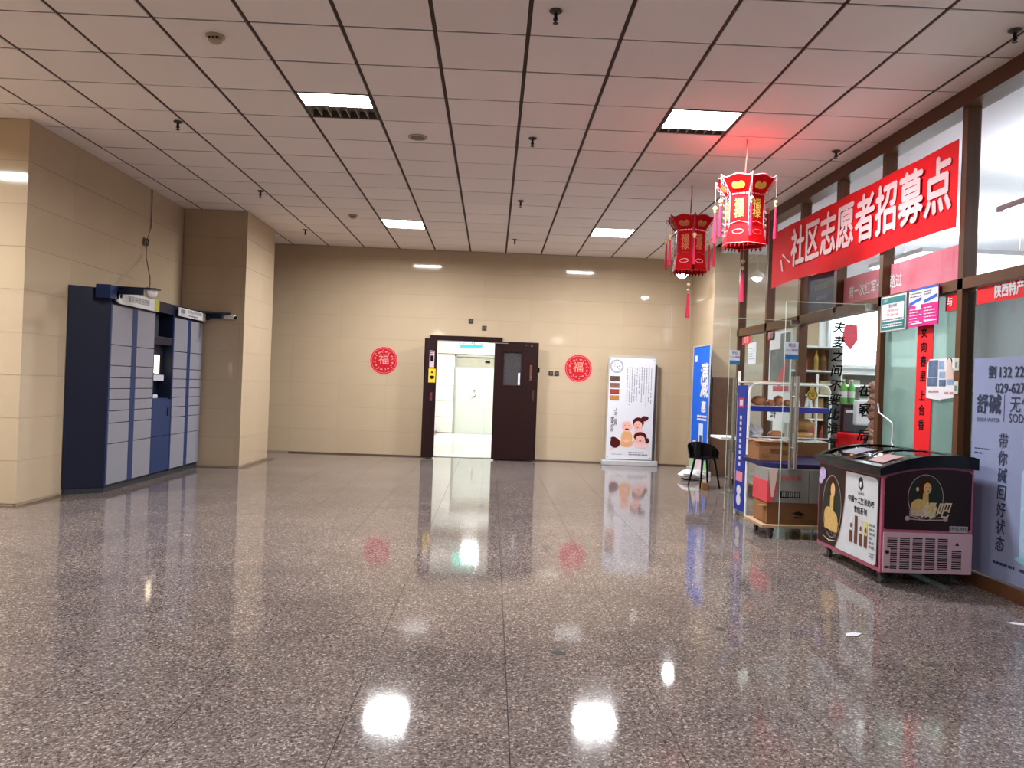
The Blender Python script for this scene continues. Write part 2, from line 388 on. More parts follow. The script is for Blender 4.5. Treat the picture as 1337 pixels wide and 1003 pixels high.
# troffers
LOUVRE = mat('louvre_metal', (0.55, 0.50, 0.42), 0.4, metal=0.5)
GLOW = mat('lit_diffuser', (1, 1, 1), .5, emit=6.0, ecol=(1, 0.99, 0.98))
DARKBOX = mat('troffer_inside', (0.10, 0.085, 0.07), .5)
tl = ['square ceiling light over the lockers side, half lit with a dark louvre', 'square ceiling light near the lanterns, lit with a thin louvre strip',
      'small far ceiling light fully lit on the lockers side', 'small far ceiling light fully lit on the shop side',
      'ceiling light overhead on the lockers side, before the half lit one', 'ceiling light overhead on the shop side, before the lantern one', 'rearmost ceiling light on the lockers side', 'rearmost ceiling light on the shop side', 'ceiling light in the side bay beyond the pale pier']
for (x, y, f), lab in zip(TROFFERS, tl):
    t = T('ceiling_light', lab, 'ceiling light', (x, y, H if y > 3.5 and x > -5 else H - .1), group='square ceiling lights')
    hw = .289
    P(t, 'housing', G().box(-hw, hw, -hw, -hw + .012, 0, .09).box(-hw, hw, hw - .012, hw, 0, .09).box(-hw, -hw + .012, -hw, hw, 0, .09).box(hw - .012, hw, -hw, hw, 0, .09).box(-hw, hw, -hw, hw, .085, .095), DARKBOX)
    ye = -.277 + .554 * f
    P(t, 'diffuser', G().box(-.277, .277, -.277, ye, .056, .062), GLOW)
    if f < 1:
        g = G()
        for k in range(8): g.box(-.277 + .554 * k / 7 - .003, -.277 + .554 * k / 7 + .003, ye, .277, .004, .06)
        g.box(-.277, .277, ye, ye + .006, .002, .06)
        P(t, 'louvre', g, LOUVRE)
        P(t, 'reflector', G().box(-.277, .277, ye + .01, .277, .062, .066), LOUVRE)

# sprinklers, detectors, speaker
def sprinkler(loc, lab):
    t = T('sprinkler', lab, 'sprinkler', loc, group='ceiling sprinklers')
    P(t, 'escutcheon', G().lathe([(.036, 0), (.04, -.006), (.028, -.014), (.012, -.018)]), mat('dark_bronze', (.09, .07, .06), .4, metal=.6), smooth=True)
    P(t, 'sprinkler_body', G().lathe([(.011, -.012), (.011, -.045), (.016, -.05), (.016, -.056)]).box(-.004, .004, -.012, .012, -.075, -.05), BLACK, smooth=True)
    P(t, 'deflector', G().lathe([(.004, -.07), (.017, -.074), (.017, -.077)], n=12), BLACK)
    return t
SPR = [(.30, 4.75, 'sprinkler at the top edge of the view near the middle'), (.285, 7.2, 'sprinkler level with the dark half louvred light'), (.265, 9.65, 'sprinkler between the round speaker and the far lights'),
       (.265, 12.2, 'sprinkler just before the back wall over the doorway'), (-2.9, 7.17, 'sprinkler above the tall locker, nearer the viewer'), (-2.9, 9.7, 'sprinkler in front of the tiled pillar'),
       (-2.92, 12.1, 'sprinkler beside the pillar near the back wall'), (3.07, 7.18, 'sprinkler above the red banner'), (3.08, 4.71, 'sprinkler in the corner above the shop beam')]
s0 = sprinkler((SPR[0][0], SPR[0][1], H), SPR[0][2])
for a in SPR[1:]: dup(s0, (a[0], a[1], H), label=a[2])
CREAM = mat('aged_cream_plastic', (.48, .38, .28), .45)
def det(loc, lab):
    t = T('smoke_detector', lab, 'smoke detector', loc, group='smoke detectors')
    P(t, 'mounting_ring', G().lathe([(.062, 0), (.062, -.012), (.05, -.016)]), CREAM, smooth=True)
    P(t, 'sensor_dome', G().lathe([(.045, -.014), (.045, -.035), (.03, -.048), (.008, -.052)]), CREAM, smooth=True)
    P(t, 'sensor_slot', G().box(-.03, -.018, -.047, -.043, -.034, -.022).box(-.006, .006, -.047, -.043, -.034, -.022).box(.018, .03, -.047, -.043, -.034, -.022), BLACK)
    return t
d0 = det((-1.93, 5.33, H), 'cream smoke detector near the top corner, larger in view'); dup(d0, (-1.99, 10.9, H), label='cream smoke detector above the far lit ceiling light')
t = T('ceiling_speaker', 'round flush ceiling speaker with a dark grille', 'speaker', (-.77, 7.32, H))
P(t, 'rim', G().lathe([(.088, 0), (.086, -.008), (.07, -.01), (.066, -.002)], n=28), CREAM, smooth=True)
P(t, 'speaker_mesh', G().lathe([(.067, -.001), (.06, -.006), (.01, -.008)], n=28), mat('grille_brown', (.20, .14, .11), .6))

# ------------------------------------------------------------------ doorway, corridor beyond
MAROON = mat('dark_maroon_wood', (.016, .003, .003), .3, spec=.35, var=.12, scale=12)
d1 = sroot('door_1', (0, YB, 0), label='dark maroon double door standing open in the back wall')
P(d1, 'door_frame', G().box(-1.08, DO[0] + .02, -.02, .22, 0, 2.0, .004).box(DO[1] - .02, .15, -.02, .22, 0, 2.0, .004).box(-1.08, .15, -.03, .22, 1.99, 2.075, .004), MAROON)
# wide leaf, folded back against the wall
lf = sroot('door_2', (.02, YB - .18, 0), label='wide maroon door leaf with a wired glass pane, folded back')
def leaf_panel(root, w_, win=None):
    g = G()
    if win:
        a, b, c, d = win
        g.box(0, a, 0, .045, .02, 2.0).box(b, w_, 0, .045, .02, 2.0).box(a, b, 0, .045, .02, c).box(a, b, 0, .045, d, 2.0)
        P(root, 'pane', G().box(a, b, .018, .026, c, d), mat('dark_wired_glass', (.055, .05, .055), .12))
        g2 = G()
        for k in range(-12, 14):
            x0 = a + k * .035
            pts = [(x0, c), (x0 + (d - c) * .6, d)]
            for sgn in (0, 1):
                p, q = (x0, c), (x0 + (d - c), d)
                if sgn: p, q = (a + b - p[0], p[1]), (a + b - q[0], q[1])
                dx = q[0] - p[0]; ts = sorted([(a - p[0]) / dx, (b - p[0]) / dx]); t0 = max(0, ts[0]); t1 = min(1, ts[1])
                if t1 <= t0: continue
                P0 = (p[0] + dx * t0, .014, p[1] + (q[1] - p[1]) * t0); P1 = (p[0] + dx * t1, .014, p[1] + (q[1] - p[1]) * t1)
                g2.tube([P0, P1], .0012, 4)
        o = P(root, 'wire_mesh', g2, mat('dull_wire', (.25, .23, .22), .4, metal=.6)); o['kind'] = 'stuff'
        g3 = G(); t_ = .02
        g3.box(a - t_, a, -.008, .003, c - t_, d + t_).box(b, b + t_, -.008, .003, c - t_, d + t_).box(a, b, -.008, .003, c - t_, c).box(a, b, -.008, .003, d, d + t_)
        P(root, 'window_trim', g3, MAROON)
    else: g.box(0, w_, 0, .045, .02, 2.0)
    P(root, 'door_panel', g, MAROON)
leaf_panel(lf, .74, (.16, .46, 1.27, 1.83))
P(lf, 'door_handle', G().box(.60, .64, -.012, 0, 1.36, 1.62, .004), mat('tarnished_brass', (.20, .08, .05), .35, metal=.5), 'reddish brass plate')
P(lf, 'lock_cylinder', G().cyl((.62, -.02, 1.42), (.62, 0, 1.42), .013), STEEL, smooth=True)
P(lf, 'latch', G().box(.735, .765, -.01, .04, 1.5, 1.58), BLACK)
P(lf, 'edge_pull', G().box(.655, .685, -.01, 0, 1.02, 1.2), mat('dark_brass', (.08, .04, .03), .4, metal=.4))
P(lf, 'door_closer', G().box(-.10, .22, -.03, -.015, 1.962, 1.975).box(.0, .02, -.03, 0, 1.955, 1.98), STEEL)
flat(lf, 'sticker', [('r', .405, .44, 1.28, 1.48)], PAPER, -.01)
P(lf, 'bolt_head', G().cyl((.53, -.006, 1.95), (.53, 0, 1.95), .008, n=8).cyl((.62, -.008, 1.94), (.62, 0, 1.94), .012, n=8), STEEL)
# narrow leaf with stickers, turned into the hall
nl = sroot('door_3', (-1.09, YB - .30, 0), math.radians(42), label='narrow maroon door leaf with stickers, turned into the hall')
leaf_panel(nl, .20)
flat(nl, 'white_sticker', [('r', .04, .14, 1.52, 1.80)], mat('pale_pink_paper', (.66, .46, .50), .5), -.004)
flat(nl, 'sticker_print', [('r', .055, .125, 1.62, 1.72)] + rows(.05, .13, 1.74, 1.79, 2, .5, 3), BLKINK, -.006)
flat(nl, 'yellow_sticker', [('r', .03, .175, 1.27, 1.50)], mat('yellow_paper', (.85, .55, .02), .5), -.004)
flat(nl, 'sticker_picture', [('r', .06, .15, 1.34, 1.38), ('d', .10, 1.44, .02, .015), ('d', .10, 1.355, .03, .03)], BLKINK, -.006)
P(nl, 'lock_plate', G().box(.07, .12, -.01, 0, .96, 1.10, .003).cyl((.095, -.03, 1.06), (.095, 0, 1.06), .012), mat('plum_metal', (.22, .06, .07), .35, metal=.5))
P(nl, 'leaf_edge', G().box(-.03, -.001, -.005, .05, .02, 2.0), MAROON)
# corridor
CW = mat('corridor_tile', (.80, .79, .74), .3, var=.02, scale=2)
S('floor_corridor', G().box(-2, 2.2, 13.74, 21.9, -.1, .002), mat('white_floor_tile', (.72, .72, .68), .2, var=.03), label='white tiled corridor floor')
S('wall_corridor_left', G().box(-1.6, -1.42, 13.73, 20.6, 0, 2.8), CW)
S('wall_corridor_right', G().box(1.3, 1.5, 13.73, 20.6, 0, 2.8), CW)
S('ceiling_corridor', G().box(-1.6, 1.5, 13.73, 20.6, 2.75, 2.9), WHITE)
cw = S('wall_corridor_end', G().box(-1.6, -.97, 0, .15, 0, 2.75).box(.62, 1.5, 0, .15, 0, 2.75).box(-.97, .62, 0, .15, 2.02, 2.75), TILEGROUT, loc=(0, 20.3, 0))
for k in range(5):
    for a, b in ((-1.42, -.98), ):
        P(cw, 'wall_tile', G().box(a, b, -.015, -.001, .02 + .4 * k, .412 + .4 * k), CW)
P(cw, 'wall_tile', G().box(-1.42, 1.3, -.015, -.001, 2.04, 2.4), CW)
P(cw, 'wall_tile', G().box(.63, 1.3, -.015, -.001, 0.02, 2.0), CW)
for k in range(8):
    P(cw, 'side_tile', G().box(-1.419, -1.41, -6.5 + .8 * k, -6.5 + .8 * k + .795, .02, .41), CW)
    P(cw, 'side_tile', G().box(-1.419, -1.41, -6.5 + .8 * k, -6.5 + .8 * k + .795, .415, 2.7), CW)
P(cw, 'skirting', G().box(-1.42, -1.36, -6.5, 0, 0, .05), TRIM)
CD = mat('pale_grey_steel_door', (.62, .66, .60), .4, var=.01)
d4 = sroot('door_4', (0, 20.3, 0), label='pale steel double door at the corridor end')
P(d4, 'door_frame', G().box(-.97, -.93, -.03, .1, 0, 2.02).box(.58, .62, -.03, .1, 0, 2.02).box(-.97, .62, -.03, .1, 1.97, 2.02), mat('door_frame_grey', (.40, .41, .36), .4))
P(d4, 'transom_panel', G().box(-.93, .58, .03, .06, 1.70, 1.97), mat('transom_beige', (.42, .40, .32), .4))
P(d4, 'door_leaf', G().box(-.93, -.178, .02, .06, .01, 1.69), CD); P(d4, 'door_leaf', G().box(-.172, .58, .02, .06, .01, 1.69), CD)
P(d4, 'door_handle', G().cyl((-.45, -.03, .99), (-.45, .02, .99), .03).cyl((-.45, -.03, 1.12), (-.45, .02, 1.12), .018).tube([(-.45, -.03, .99), (-.54, -.04, .96)], .012), STEEL, smooth=True)
P(d4, 'closer', G().box(-.2, -.08, -.01, .03, 1.83, 1.88), BLACK)
t = T('exit_sign', 'green and white exit sign hanging in the corridor', 'sign', (-.42, 14.9, 2.03))
P(t, 'sign_box', G().box(-.21, .21, -.02, .02, -.09, .09, .005), mat('exit_green', (.01, .35, .24), .4, emit=1.2, ecol=(.02, .6, .42)))
P(t, 'hanger', G().cyl((-.15, 0, .09), (-.15, 0, .72), .006).cyl((.15, 0, .09), (.15, 0, .72), .006), STEEL)
txt(t, '安全出口 EXIT', 0, 0, .06, mat('exit_white', (.9, 1, .95), .4, emit=1.5), y=-.022)

# ------------------------------------------------------------------ back wall fittings
DRED = mat('papercut_red', (.52, .006, .015), .6, spec=.2, var=.12, scale=14)
LPINK = mat('papercut_pale', (.72, .26, .25), .6, spec=.2)
def papercut(x, z, lab, k):
    t = T('papercut_disc', lab, 'papercut', (x, YB - .002, z), group='round red papercuts')
    P(t, 'paper_disc', G().prism([(.235 * math.cos(2 * PI * i / 40), .235 * math.sin(2 * PI * i / 40)) for i in range(40)], -.003, 0), DRED)
    flat(t, 'disc_edge', [('o', 0, 0, .245, .245, .016)], LPINK, -.004)
    sh = [('o', 0, 0, .212, .212, .006)]
    for i in range(16):
        a = 2 * PI * i / 16 + .1; r_ = .155 if i % 2 else .178
        sh += [('d', r_ * math.cos(a), r_ * math.sin(a), .016 if i % 2 else .008, .009)]
        sh += [('p', [(.13 * math.cos(a), .13 * math.sin(a)), (.165 * math.cos(a + .12), .165 * math.sin(a + .12)), (.15 * math.cos(a + .2), .15 * math.sin(a + .2))])]
    flat(t, 'cutwork', sh, LPINK, -.005)
    txt(t, '福' if k else '福', 0, .01, .17, LPINK if not k else mat('papercut_gold', (.85, .30, .22), .5), y=-.006, bold=.001, rot=0 if k == 0 else .0)
    return t
papercut(-1.85, 1.61, 'round red papercut beside the narrow door leaf', 0)
papercut(1.455, 1.60, 'round red papercut between the wall switches and the white banner', 1)
SWD = mat('dark_brown_plate', (.05, .035, .03), .4)
for x, z, lab in ((-.40, 2.335, 'small dark wall box above the doorway, the upper one'), (-.17, 2.225, 'small dark wall box above the doorway, the lower one'),
                  (.99, 1.50, 'dark square wall switch beside the folded door leaf'), (1.09, 1.50, 'dark square wall switch nearer the papercut')):
    t = T('wall_box', lab, 'wall switch', (x, YB, z), group='dark wall boxes')
    P(t, 'cover_plate', G().box(-.038, .038, -.014, -.001, -.038, .038, .003), SWD)
    P(t, 'toggle', G().box(-.018, .018, -.018, -.013, -.022, .022, .002), mat('toggle_brown', (.10, .075, .065), .4))

# white roll-up banner
t = T('display_banner', 'white display banner with a cartoon family standing against the back wall', 'banner', (2.345, 13.26, 0))
P(t, 'base', G().box(-.48, .46, -.10, .10, .0, .085, .01), ALU)
P(t, 'backing_board', G().prism([(-.42, .085), (.44, .085), (.43, 1.82), (.40, 1.85), (-.37, 1.85), (-.41, 1.82)], .02, .035), mat('acrylic_board', (.42, .38, .32), .2))
P(t, 'side_pole', G().box(.385, .42, .005, .03, .085, 1.70), mat('pole_dark', (.05, .04, .05), .4))
b = P(t, 'banner_sheet', G().prism([(-.40, .10), (.37, .10), (.385, 1.80), (-.385, 1.80)], -.002, .002), PAPER)
KN = [(-.37, 1.77), (.36, 1.77), (-.375, .13), (.345, .13)]
flat(t, 'grommets', [('d', x, z, .009, .009) for x, z in KN], mat('eyelet', (.12, .12, .13), .4), -.004)
flat(t, 'photo_panel', [('r', -.37, -.21, 1.40, 1.49)], mat('photo_dark', (.03, .015, .012), .6, var=.5, scale=25, col2=(.14, .08, .05)), -.004)
flat(t, 'photo_panel', [('r', -.37, -.21, 1.29, 1.375)], mat('photo_brown', (.07, .02, .015), .6, col2=(.30, .18, .13), scale=30), -.004)
flat(t, 'photo_panel', [('r', -.37, -.21, 1.185, 1.27)], mat('photo_red', (.40, .05, .03), .5, col2=(.16, .03, .02), scale=30), -.004)
flat(t, 'photo_panel', [('r', -.37, -.21, 1.08, 1.165)], mat('photo_orange', (.60, .26, .06), .5, col2=(.25, .09, .03), scale=30), -.004)
INKBLUE = mat('ink_wash', (.36, .38, .44), .6, var=.2, scale=30)
flat(t, 'ink_ring', [('o', -.265, 1.655, .115, .115, .026)], INKBLUE, -.004)
for (a, b_, c) in ((-.30, 1.71, '十'), (-.30, 1.66, '又'), (-.26, 1.69, '三'), (-.26, 1.64, '食'), (-.22, 1.66, '品'), (-.22, 1.61, '味')): txt(t, c, a, b_, .034, BLKINK, y=-.005)
flat(t, 'small_print', rows(-.10, .345, .98, 1.66, 11, .32, 5, vert=True), GREYINK, -.004)
flat(t, 'small_print', rows(-.30, -.10, .17, .19, 1, .4, 5) + rows(-.02, .30, .165, .235, 2, .4, 7), GREYINK, -.004)
txt(t, '人生一世界', -.26, .80, .058, BLKINK, y=-.005, vertical=True, gap=1.0, shear=.2); txt(t, '情常自在', -.315, .68, .058, BLKINK, y=-.005, vertical=True, gap=1.1, shear=.2)
SKIN = mat('print_skin', (.80, .42, .34), .6); HAIR = mat('print_hair', (.08, .008, .010), .7, spec=.1); ORG = mat('print_orange', (.72, .36, .16), .6); PNK = mat('print_pink', (.80, .50, .50), .6)
flat(t, 'cartoon_clothes', [('d', -.06, .46, .095, .13), ('d', -.06, .37, .11, .07)], ORG, -.004)
flat(t, 'cartoon_clothes', [('d', .15, .52, .09, .10), ('d', .19, .34, .12, .05), ('d', -.30, .27, .03, .02)], PNK, -.0045)
flat(t, 'cartoon_hair', [('d', -.06, .66, .105, .10)], mat('print_white_hair', (.72, .60, .62), .6), -.004)
flat(t, 'cartoon_hair', [('d', .13, .72, .095, .09), ('d', .23, .79, .055, .045), ('d', .27, .80, .03, .03), ('d', .17, .485, .11, .08), ('d', .29, .42, .035, .045), ('d', -.25, .37, .085, .085), ('d', -.28, .44, .05, .03)], HAIR, -.005)
flat(t, 'cartoon_face', [('d', -.06, .645, .082, .088), ('d', .125, .67, .072, .075), ('d', .17, .44, .08, .065), ('d', -.06, .41, .05, .03), ('d', .06, .40, .03, .02)], SKIN, -.0055)
flat(t, 'cartoon_smile', [('d', -.06, .605, .035, .012), ('d', .12, .64, .015, .006), ('d', .17, .415, .02, .008), ('d', -.095, .665, .010, .004), ('d', -.03, .665, .010, .004), ('d', .10, .69, .008, .004), ('d', .15, .69, .008, .004)], HAIR, -.006)

# blue roll-up banner beside the column
BLUE = mat('banner_blue', (.005, .11, .60), .55, spec=.2, var=.05)
t = T('display_banner', 'tall narrow looking blue display banner beside the pale column', 'banner', (3.265, 12.32, 0), -PI / 2 + .06)
P(t, 'base', G().box(-.42, .42, -.06, .06, 0, .07, .01), ALU)
P(t, 'banner_frame', G().box(-.41, -.395, -.012, .004, .07, 2.0).box(.395, .41, -.012, .004, .07, 2.0).box(-.41, .41, -.012, .004, 1.985, 2.0), ALU)
P(t, 'banner_sheet', G().box(-.395, .395, -.004, 0, .07, 1.985), BLUE)
txt(t, '满减', .17, 1.43, .27, PAPER, y=-.007, bold=.012, vertical=True, gap=.95, w=1.3)
txt(t, '惠', .17, 1.03, .17, PAPER, y=-.007, bold=.008, w=1.3)
flat(t, 'small_print', [('r', -.33, -.20, 1.75, 1.85)] + rows(-.12, .33, .82, .92, 2, .6, 4), PAPER, -.007)
flat(t, 'phone_picture', [('r', -.02, .18, .38, .78)], mat('pale_screen', (.55, .66, .78), .5), -.007)
flat(t, 'phone_picture', [('r', .03, .14, .44, .60)], mat('dark_screen', (.05, .03, .12), .5), -.009)
flat(t, 'banner_picture', [('p', [(-.395, .07), (.395, .07), (.395, .20), (-.395, .36)])], mat('banner_green', (.28, .55, .25), .5), -.007)
flat(t, 'banner_picture', [('d', -.2, .42, .14, .09), ('d', .05, .36, .14, .08), ('d', .05, .14, .2, .08)], mat('banner_pink', (.72, .55, .62), .5), -.009)

# ------------------------------------------------------------------ parcel locker
NAVY = mat('locker_navy', (.012, .014, .032), .35, var=.06, scale=3); NAVYB = mat('locker_blue', (.014, .035, .115), .35, var=.06)
LGREY = mat('locker_door_grey', (.24, .235, .275), .38, var=.04, scale=40)
t = T('parcel_locker', 'tall navy parcel locker with pale grey doors against the tiled wall', 'locker', (-3.96, 8.28, 0), PI / 2)   # local x = world y-8.28, local -y = world +x
L0, L1 = 0.0, 2.60
P(t, 'locker_body', G().prismz([(L0, .012), (1.06, .012), (1.06, .20), (1.615, .20), (1.615, .012), (L1, .012), (L1, .31), (-.24, .31)], .06, 2.10), NAVY)
P(t, 'plinth', G().prismz([(L0 + .01, .02), (L1 - .02, .02), (L1 - .02, .30), (-.22, .30)], 0, .062), mat('plinth_grey', (.035, .035, .04), .5))
P(t, 'side_panel', G().box(L0, .02, -.002, .013, .06, 2.1), NAVYB)
zs = [.075, .50, .715, .843, .961, 1.076, 1.191, 1.318, 1.534, 1.954]
for (a, b) in ((.025, .485), (.61, 1.055), (1.635, 2.06), (2.17, 2.585)):
    for z0, z1 in zip(zs, zs[1:]):
        link('locker_door', tilebox('locker_door', (0, b - a, -.006, .010, .004, z1 - z0 - .004), LGREY, .002), None, t, loc=(a, 0, z0))
P(t, 'divider_strip', G().box(.492, .603, -.004, .012, .07, 1.96).box(2.067, 2.163, -.004, .012, .07, 1.96).box(1.06, 1.075, -.006, .012, .06, 2.1).box(1.605, 1.63, -.006, .012, .06, 2.1), NAVYB)
c0, c1 = 1.075, 1.605
P(t, 'kiosk_door', G().box(c0 + .004, c1 - .004, -.004, .012, .075, .50, .003).box(c0 + .004, c1 - .004, -.004, .012, .505, .94, .003), NAVYB, 'blue lower door of the kiosk bay')
P(t, 'kiosk_lock', G().box(c1 - .10, c1 - .075, -.012, -.004, .74, .84), BLACK)
P(t, 'kiosk_recess', G().box(c0, c1, .17, .2, .94, 1.60).box(c0, c0 + .01, .0, .17, .94, 1.60).box(c1 - .01, c1, 0, .17, .94, 1.6), mat('recess_dark', (.01, .015, .035), .5))
P(t, 'screen_housing', G().prism([(c0 + .01, 1.16), (c1 - .01, 1.16), (c1 - .01, 1.6), (c0 + .01, 1.6)], .10, .17), NAVY)
P(t, 'screen', G().box(c0 + .06, c0 + .37, .088, .10, 1.255, 1.475), mat('lit_screen', (1, .95, .85), .4, emit=.9, ecol=(1, .80, .52)), 'brightly lit screen')
P(t, 'keypad', G().prism([(c0 + .05, 1.165), (c0 + .42, 1.165), (c0 + .42, 1.235), (c0 + .05, 1.235)], .05, .10), mat('keypad_grey', (.55, .55, .60), .4))
P(t, 'parcel_tray', G().box(c0 + .01, c1 - .02, .02, .16, .93, .955), NAVYB); P(t, 'loose_paper', G().box(c0 + .03, c0 + .22, .03, .10, .956, 1.0, .01), PAPER)
P(t, 'kiosk_header', G().box(c0, c1, 0, .2, 1.98, 2.1), NAVY); P(t, 'kiosk_shelf', G().box(c0, c1, .0, .2, 1.60, 1.68), NAVY); P(t, 'header_visor', G().prismz([(c0, 0), (c1, 0), (c1, .19), (c0, .19)], 1.675, 1.69).box(c0 + .05, c1 - .15, .12, .135, 1.69, 1.97), mat('visor_dark', (.05, .055, .07), .3))
P(t, 'top_cap', G().prismz([(L0, .012), (L1, .012), (L1, .31), (-.24, .31)], 2.10, 2.108), NAVY)
sg = P(t, 'sign_board', G().prism([(.03, 1.985), (.0, 2.06), (.03, 2.10), (1.05, 2.10), (1.05, 1.965), (.10, 1.965)], -.05, -.03), mat('sign_white', (.62, .61, .60), .4))
txt(sg, '⌘', .10, 2.045, .06, BLKINK, y=-.053, bold=.002); txt(sg, '智能快递自提柜', .53, 2.035, .07, GREYINK, y=-.053)
flat(sg, 'sign_tab', [('r', .94, 1.05, 1.967, 2.098)], mat('olive_yellow', (.42, .40, .05), .4), -.053)
sg = P(t, 'sign_board', G().box(1.64, 2.56, -.05, -.03, 1.975, 2.085, .01), mat('sign_white', (.62, .61, .60), .4))
txt(sg, '快递驿站 便民自提服务', 2.16, 2.048, .045, GREYINK, y=-.053); flat(sg, 'small_print', rows(1.95, 2.45, 1.985, 2.02, 1, .5, 9) + [('r', 1.69, 1.83, 2.015, 2.065)] + rows(1.7, 1.83, 1.985, 2.01, 1, .5, 2), GREYINK, -.053)
P(t, 'awning_box', G().box(-.13, .06, -.05, .10, 2.0, 2.14, .005), NAVYB)
P(t, 'awning_arm', G().prismz([(.0, .05), (.16, .05), (.20, -.42), (.08, -.42)], 2.125, 2.14).box(.05, .065, -.30, .0, 2.06, 2.125), NAVY)
dm = P(t, 'camera_dome', G().lathe([(.062, 2.125), (.06, 2.09), (.05, 2.06), (.03, 2.04), (.006, 2.035)], c=(.15, -.34, 0)), mat('dome_white', (.75, .73, .68), .3), 'white dome camera under the arm', True)
P(t, 'camera_arm', G().prismz([(2.40, .05), (2.60, .05), (2.60, -.38), (2.54, -.38)], 2.085, 2.11).box(2.585, 2.6, -.25, .0, 2.03, 2.09).prism([(2.55, 2.085), (2.56, 2.085), (2.56, 2.0), (2.55, 2.0)], -.10, .05), NAVY)
P(t, 'bullet_camera', G().cyl((2.58, -.30, 2.055), (2.555, -.44, 2.05), .032), mat('dome_white', (.75, .73, .68), .3), 'small white camera with a dark lens', True)
P(t, 'camera_lens', G().cyl((2.556, -.436, 2.045), (2.553, -.455, 2.044), .024), BLACK)
t = T('junction_box', 'small wall junction box with hanging wires above the locker', 'junction box', (XL + .001, 9.72, 2.84), PI / 2)
P(t, 'box_plate', G().box(-.05, .05, -.03, -.001, -.045, .045, .005), mat('rusty_plate', (.18, .13, .11), .5))
P(t, 'cable_loop', G().tube([(.035 * math.cos(a / 10 * 2 * PI), -.035, .035 * math.sin(a / 10 * 2 * PI)) for a in range(11)], .006), BLACK)
P(t, 'cable', G().tube([(.15, -.008, .67), (.155, -.008, .45), (.15, -.008, .2), (.04, -.01, .03)], .005).tube([(-.01, -.03, -.04), (-.05, -.05, -.2), (-.5, -.30, -.5), (-1.1, -.56, -.67), (-1.26, -.60, -.685)], .006), mat('cable_dark', (.12, .08, .06), .5))

# ------------------------------------------------------------------ shopfront partition
XP = 3.36
posts = [5.66, 6.845, 7.77, 8.70, 9.75, 10.85, 4.2, 3.0, 1.6, 0.2, -1.2]
sf = sroot('wall_right', (0, 0, 0), label='brown metal shopfront frame with glass panes')
P(sf, 'ceiling_beam', G().box(3.33, 3.50, -12.1, 10.9, 3.395, 3.60), BROWN)
P(sf, 'transom', G().box(XP, XP + .09, -12.1, 6.9, 2.07, 2.15).box(XP, XP + .09, 6.9, 10.9, 2.05, 2.15), BROWN)
P(sf, 'sill', G().box(XP - .01, XP + .09, -12.1, 6.82, 0, .085).box(XP, XP + .09, 8.72, 10.9, 0, .085), BROWN)
for y in posts:
    zb = 2.1 if abs(y - 7.77) < .01 else 0
    P(sf, 'post', G().box(XP, XP + .10, y - .032, y + .032, zb, 3.40), BROWN)
P(sf, 'header_wall', G().box(XP + .03, XP + .06, -12, -1.2, 0, 3.5), mat('plain_cream', (0.55, 0.47, 0.38), .3))
GU = glass_mat('upper_glass', (.95, .97, .97)); GF = glass_mat('green_frosted_glass', (.60, .70, .66), frost=.66, fcol=(.30, .42, .38))
GD = glass_mat('tinted_glass', (.52, .56, .56))
ps = sorted(posts)
for a, b in zip(ps, ps[1:]):
    P(sf, 'upper_pane', G().box(XP + .045, XP + .051, a + .03, b - .03, 2.15, 3.40), GU)
for a, b in zip(ps, ps[1:]):
    if a > 6.8 and b < 8.75: continue
    if abs(b - 6.845) < .01: P(sf, 'frosted_pane', G().box(XP + .045, XP + .051, a + .03, b - .03, .085, 2.07), GF, 'green frosted pane')
    else: P(sf, 'lower_pane', G().box(XP + .045, XP + .051, a + .03, b - .03, .085, 2.05), GU if b > 8 else GD)

def pfront(name, lab, cat, y, z=0, off=-.012, group=None):    # a thing flat on the shopfront, facing the hall: local x runs towards the viewer's right
    return T(name, lab, cat, (XP + off, y, z), -PI / 2, group)
# the long red banner
t = pfront('cloth_banner', 'long red cloth banner with pale characters over the shop door', 'banner', 7.6, 2.86)
g = G(); n = 60
for i in range(n):
    def pt(k, top):
        u = k / n; x = -1.93 + 3.84 * u
        zt = .36 - .045 * u; zb = -.31 - .03 * u + .02 * math.sin(u * 9)
        return (x, -.008 + .006 * math.sin(u * 31), zt if top else zb)
    g.quad(pt(i, 0), pt(i + 1, 0), pt(i + 1, 1), pt(i, 1))
P(t, 'banner_cloth', g, REDGLOSS, smooth=True)
for k, ch in enumerate('社区志愿者招募点'):
    txt(t, ch, -1.10 + k * .395, .025 - .004 * k, .42, PINKW, y=-.022, bold=.007, w=.86)
flat(t, 'banner_fold', [('p', [(-1.62, .0), (-1.58, -.02), (-1.52, -.16), (-1.56, -.15)]), ('p', [(-1.55, .05), (-1.45, .0), (-1.46, -.02), (-1.56, .03)]), ('p', [(-1.42, -.02), (-1.3, -.08), (-1.31, -.1), (-1.43, -.04)])], PINKW, -.024)
# framed notices
TEAL = mat('notice_teal', (.02, .17, .17), .4)
t = pfront('notice_frame', 'framed green and white opening hours notice on the post', 'notice', 6.55, 1.83, -.02)
P(t, 'frame', G().box(-.21, .21, -.012, .018, 0, .30, .004), ALU); flat(t, 'notice_sheet', [('r', -.195, .195, .015, .285)], TEAL, -.014)
flat(t, 'notice_center', [('r', -.18, .18, .085, .235)], PAPER, -.015)
txt(t, '营业时间', 0, .212, .032, BLKINK, y=-.017); txt(t, '上班 7:00-12:00', 0, .172, .027, RED, y=-.017); txt(t, '下午 2:00-22:00', 0, .135, .027, RED, y=-.017); txt(t, '公告栏', -.12, .26, .022, PAPER, y=-.017)
flat(t, 'small_print', rows(-.17, .17, .09, .11, 1, .5, 3), GREYINK, -.017); flat(t, 'small_print', rows(-.17, .17, .03, .07, 2, .5, 4), PAPER, -.017)
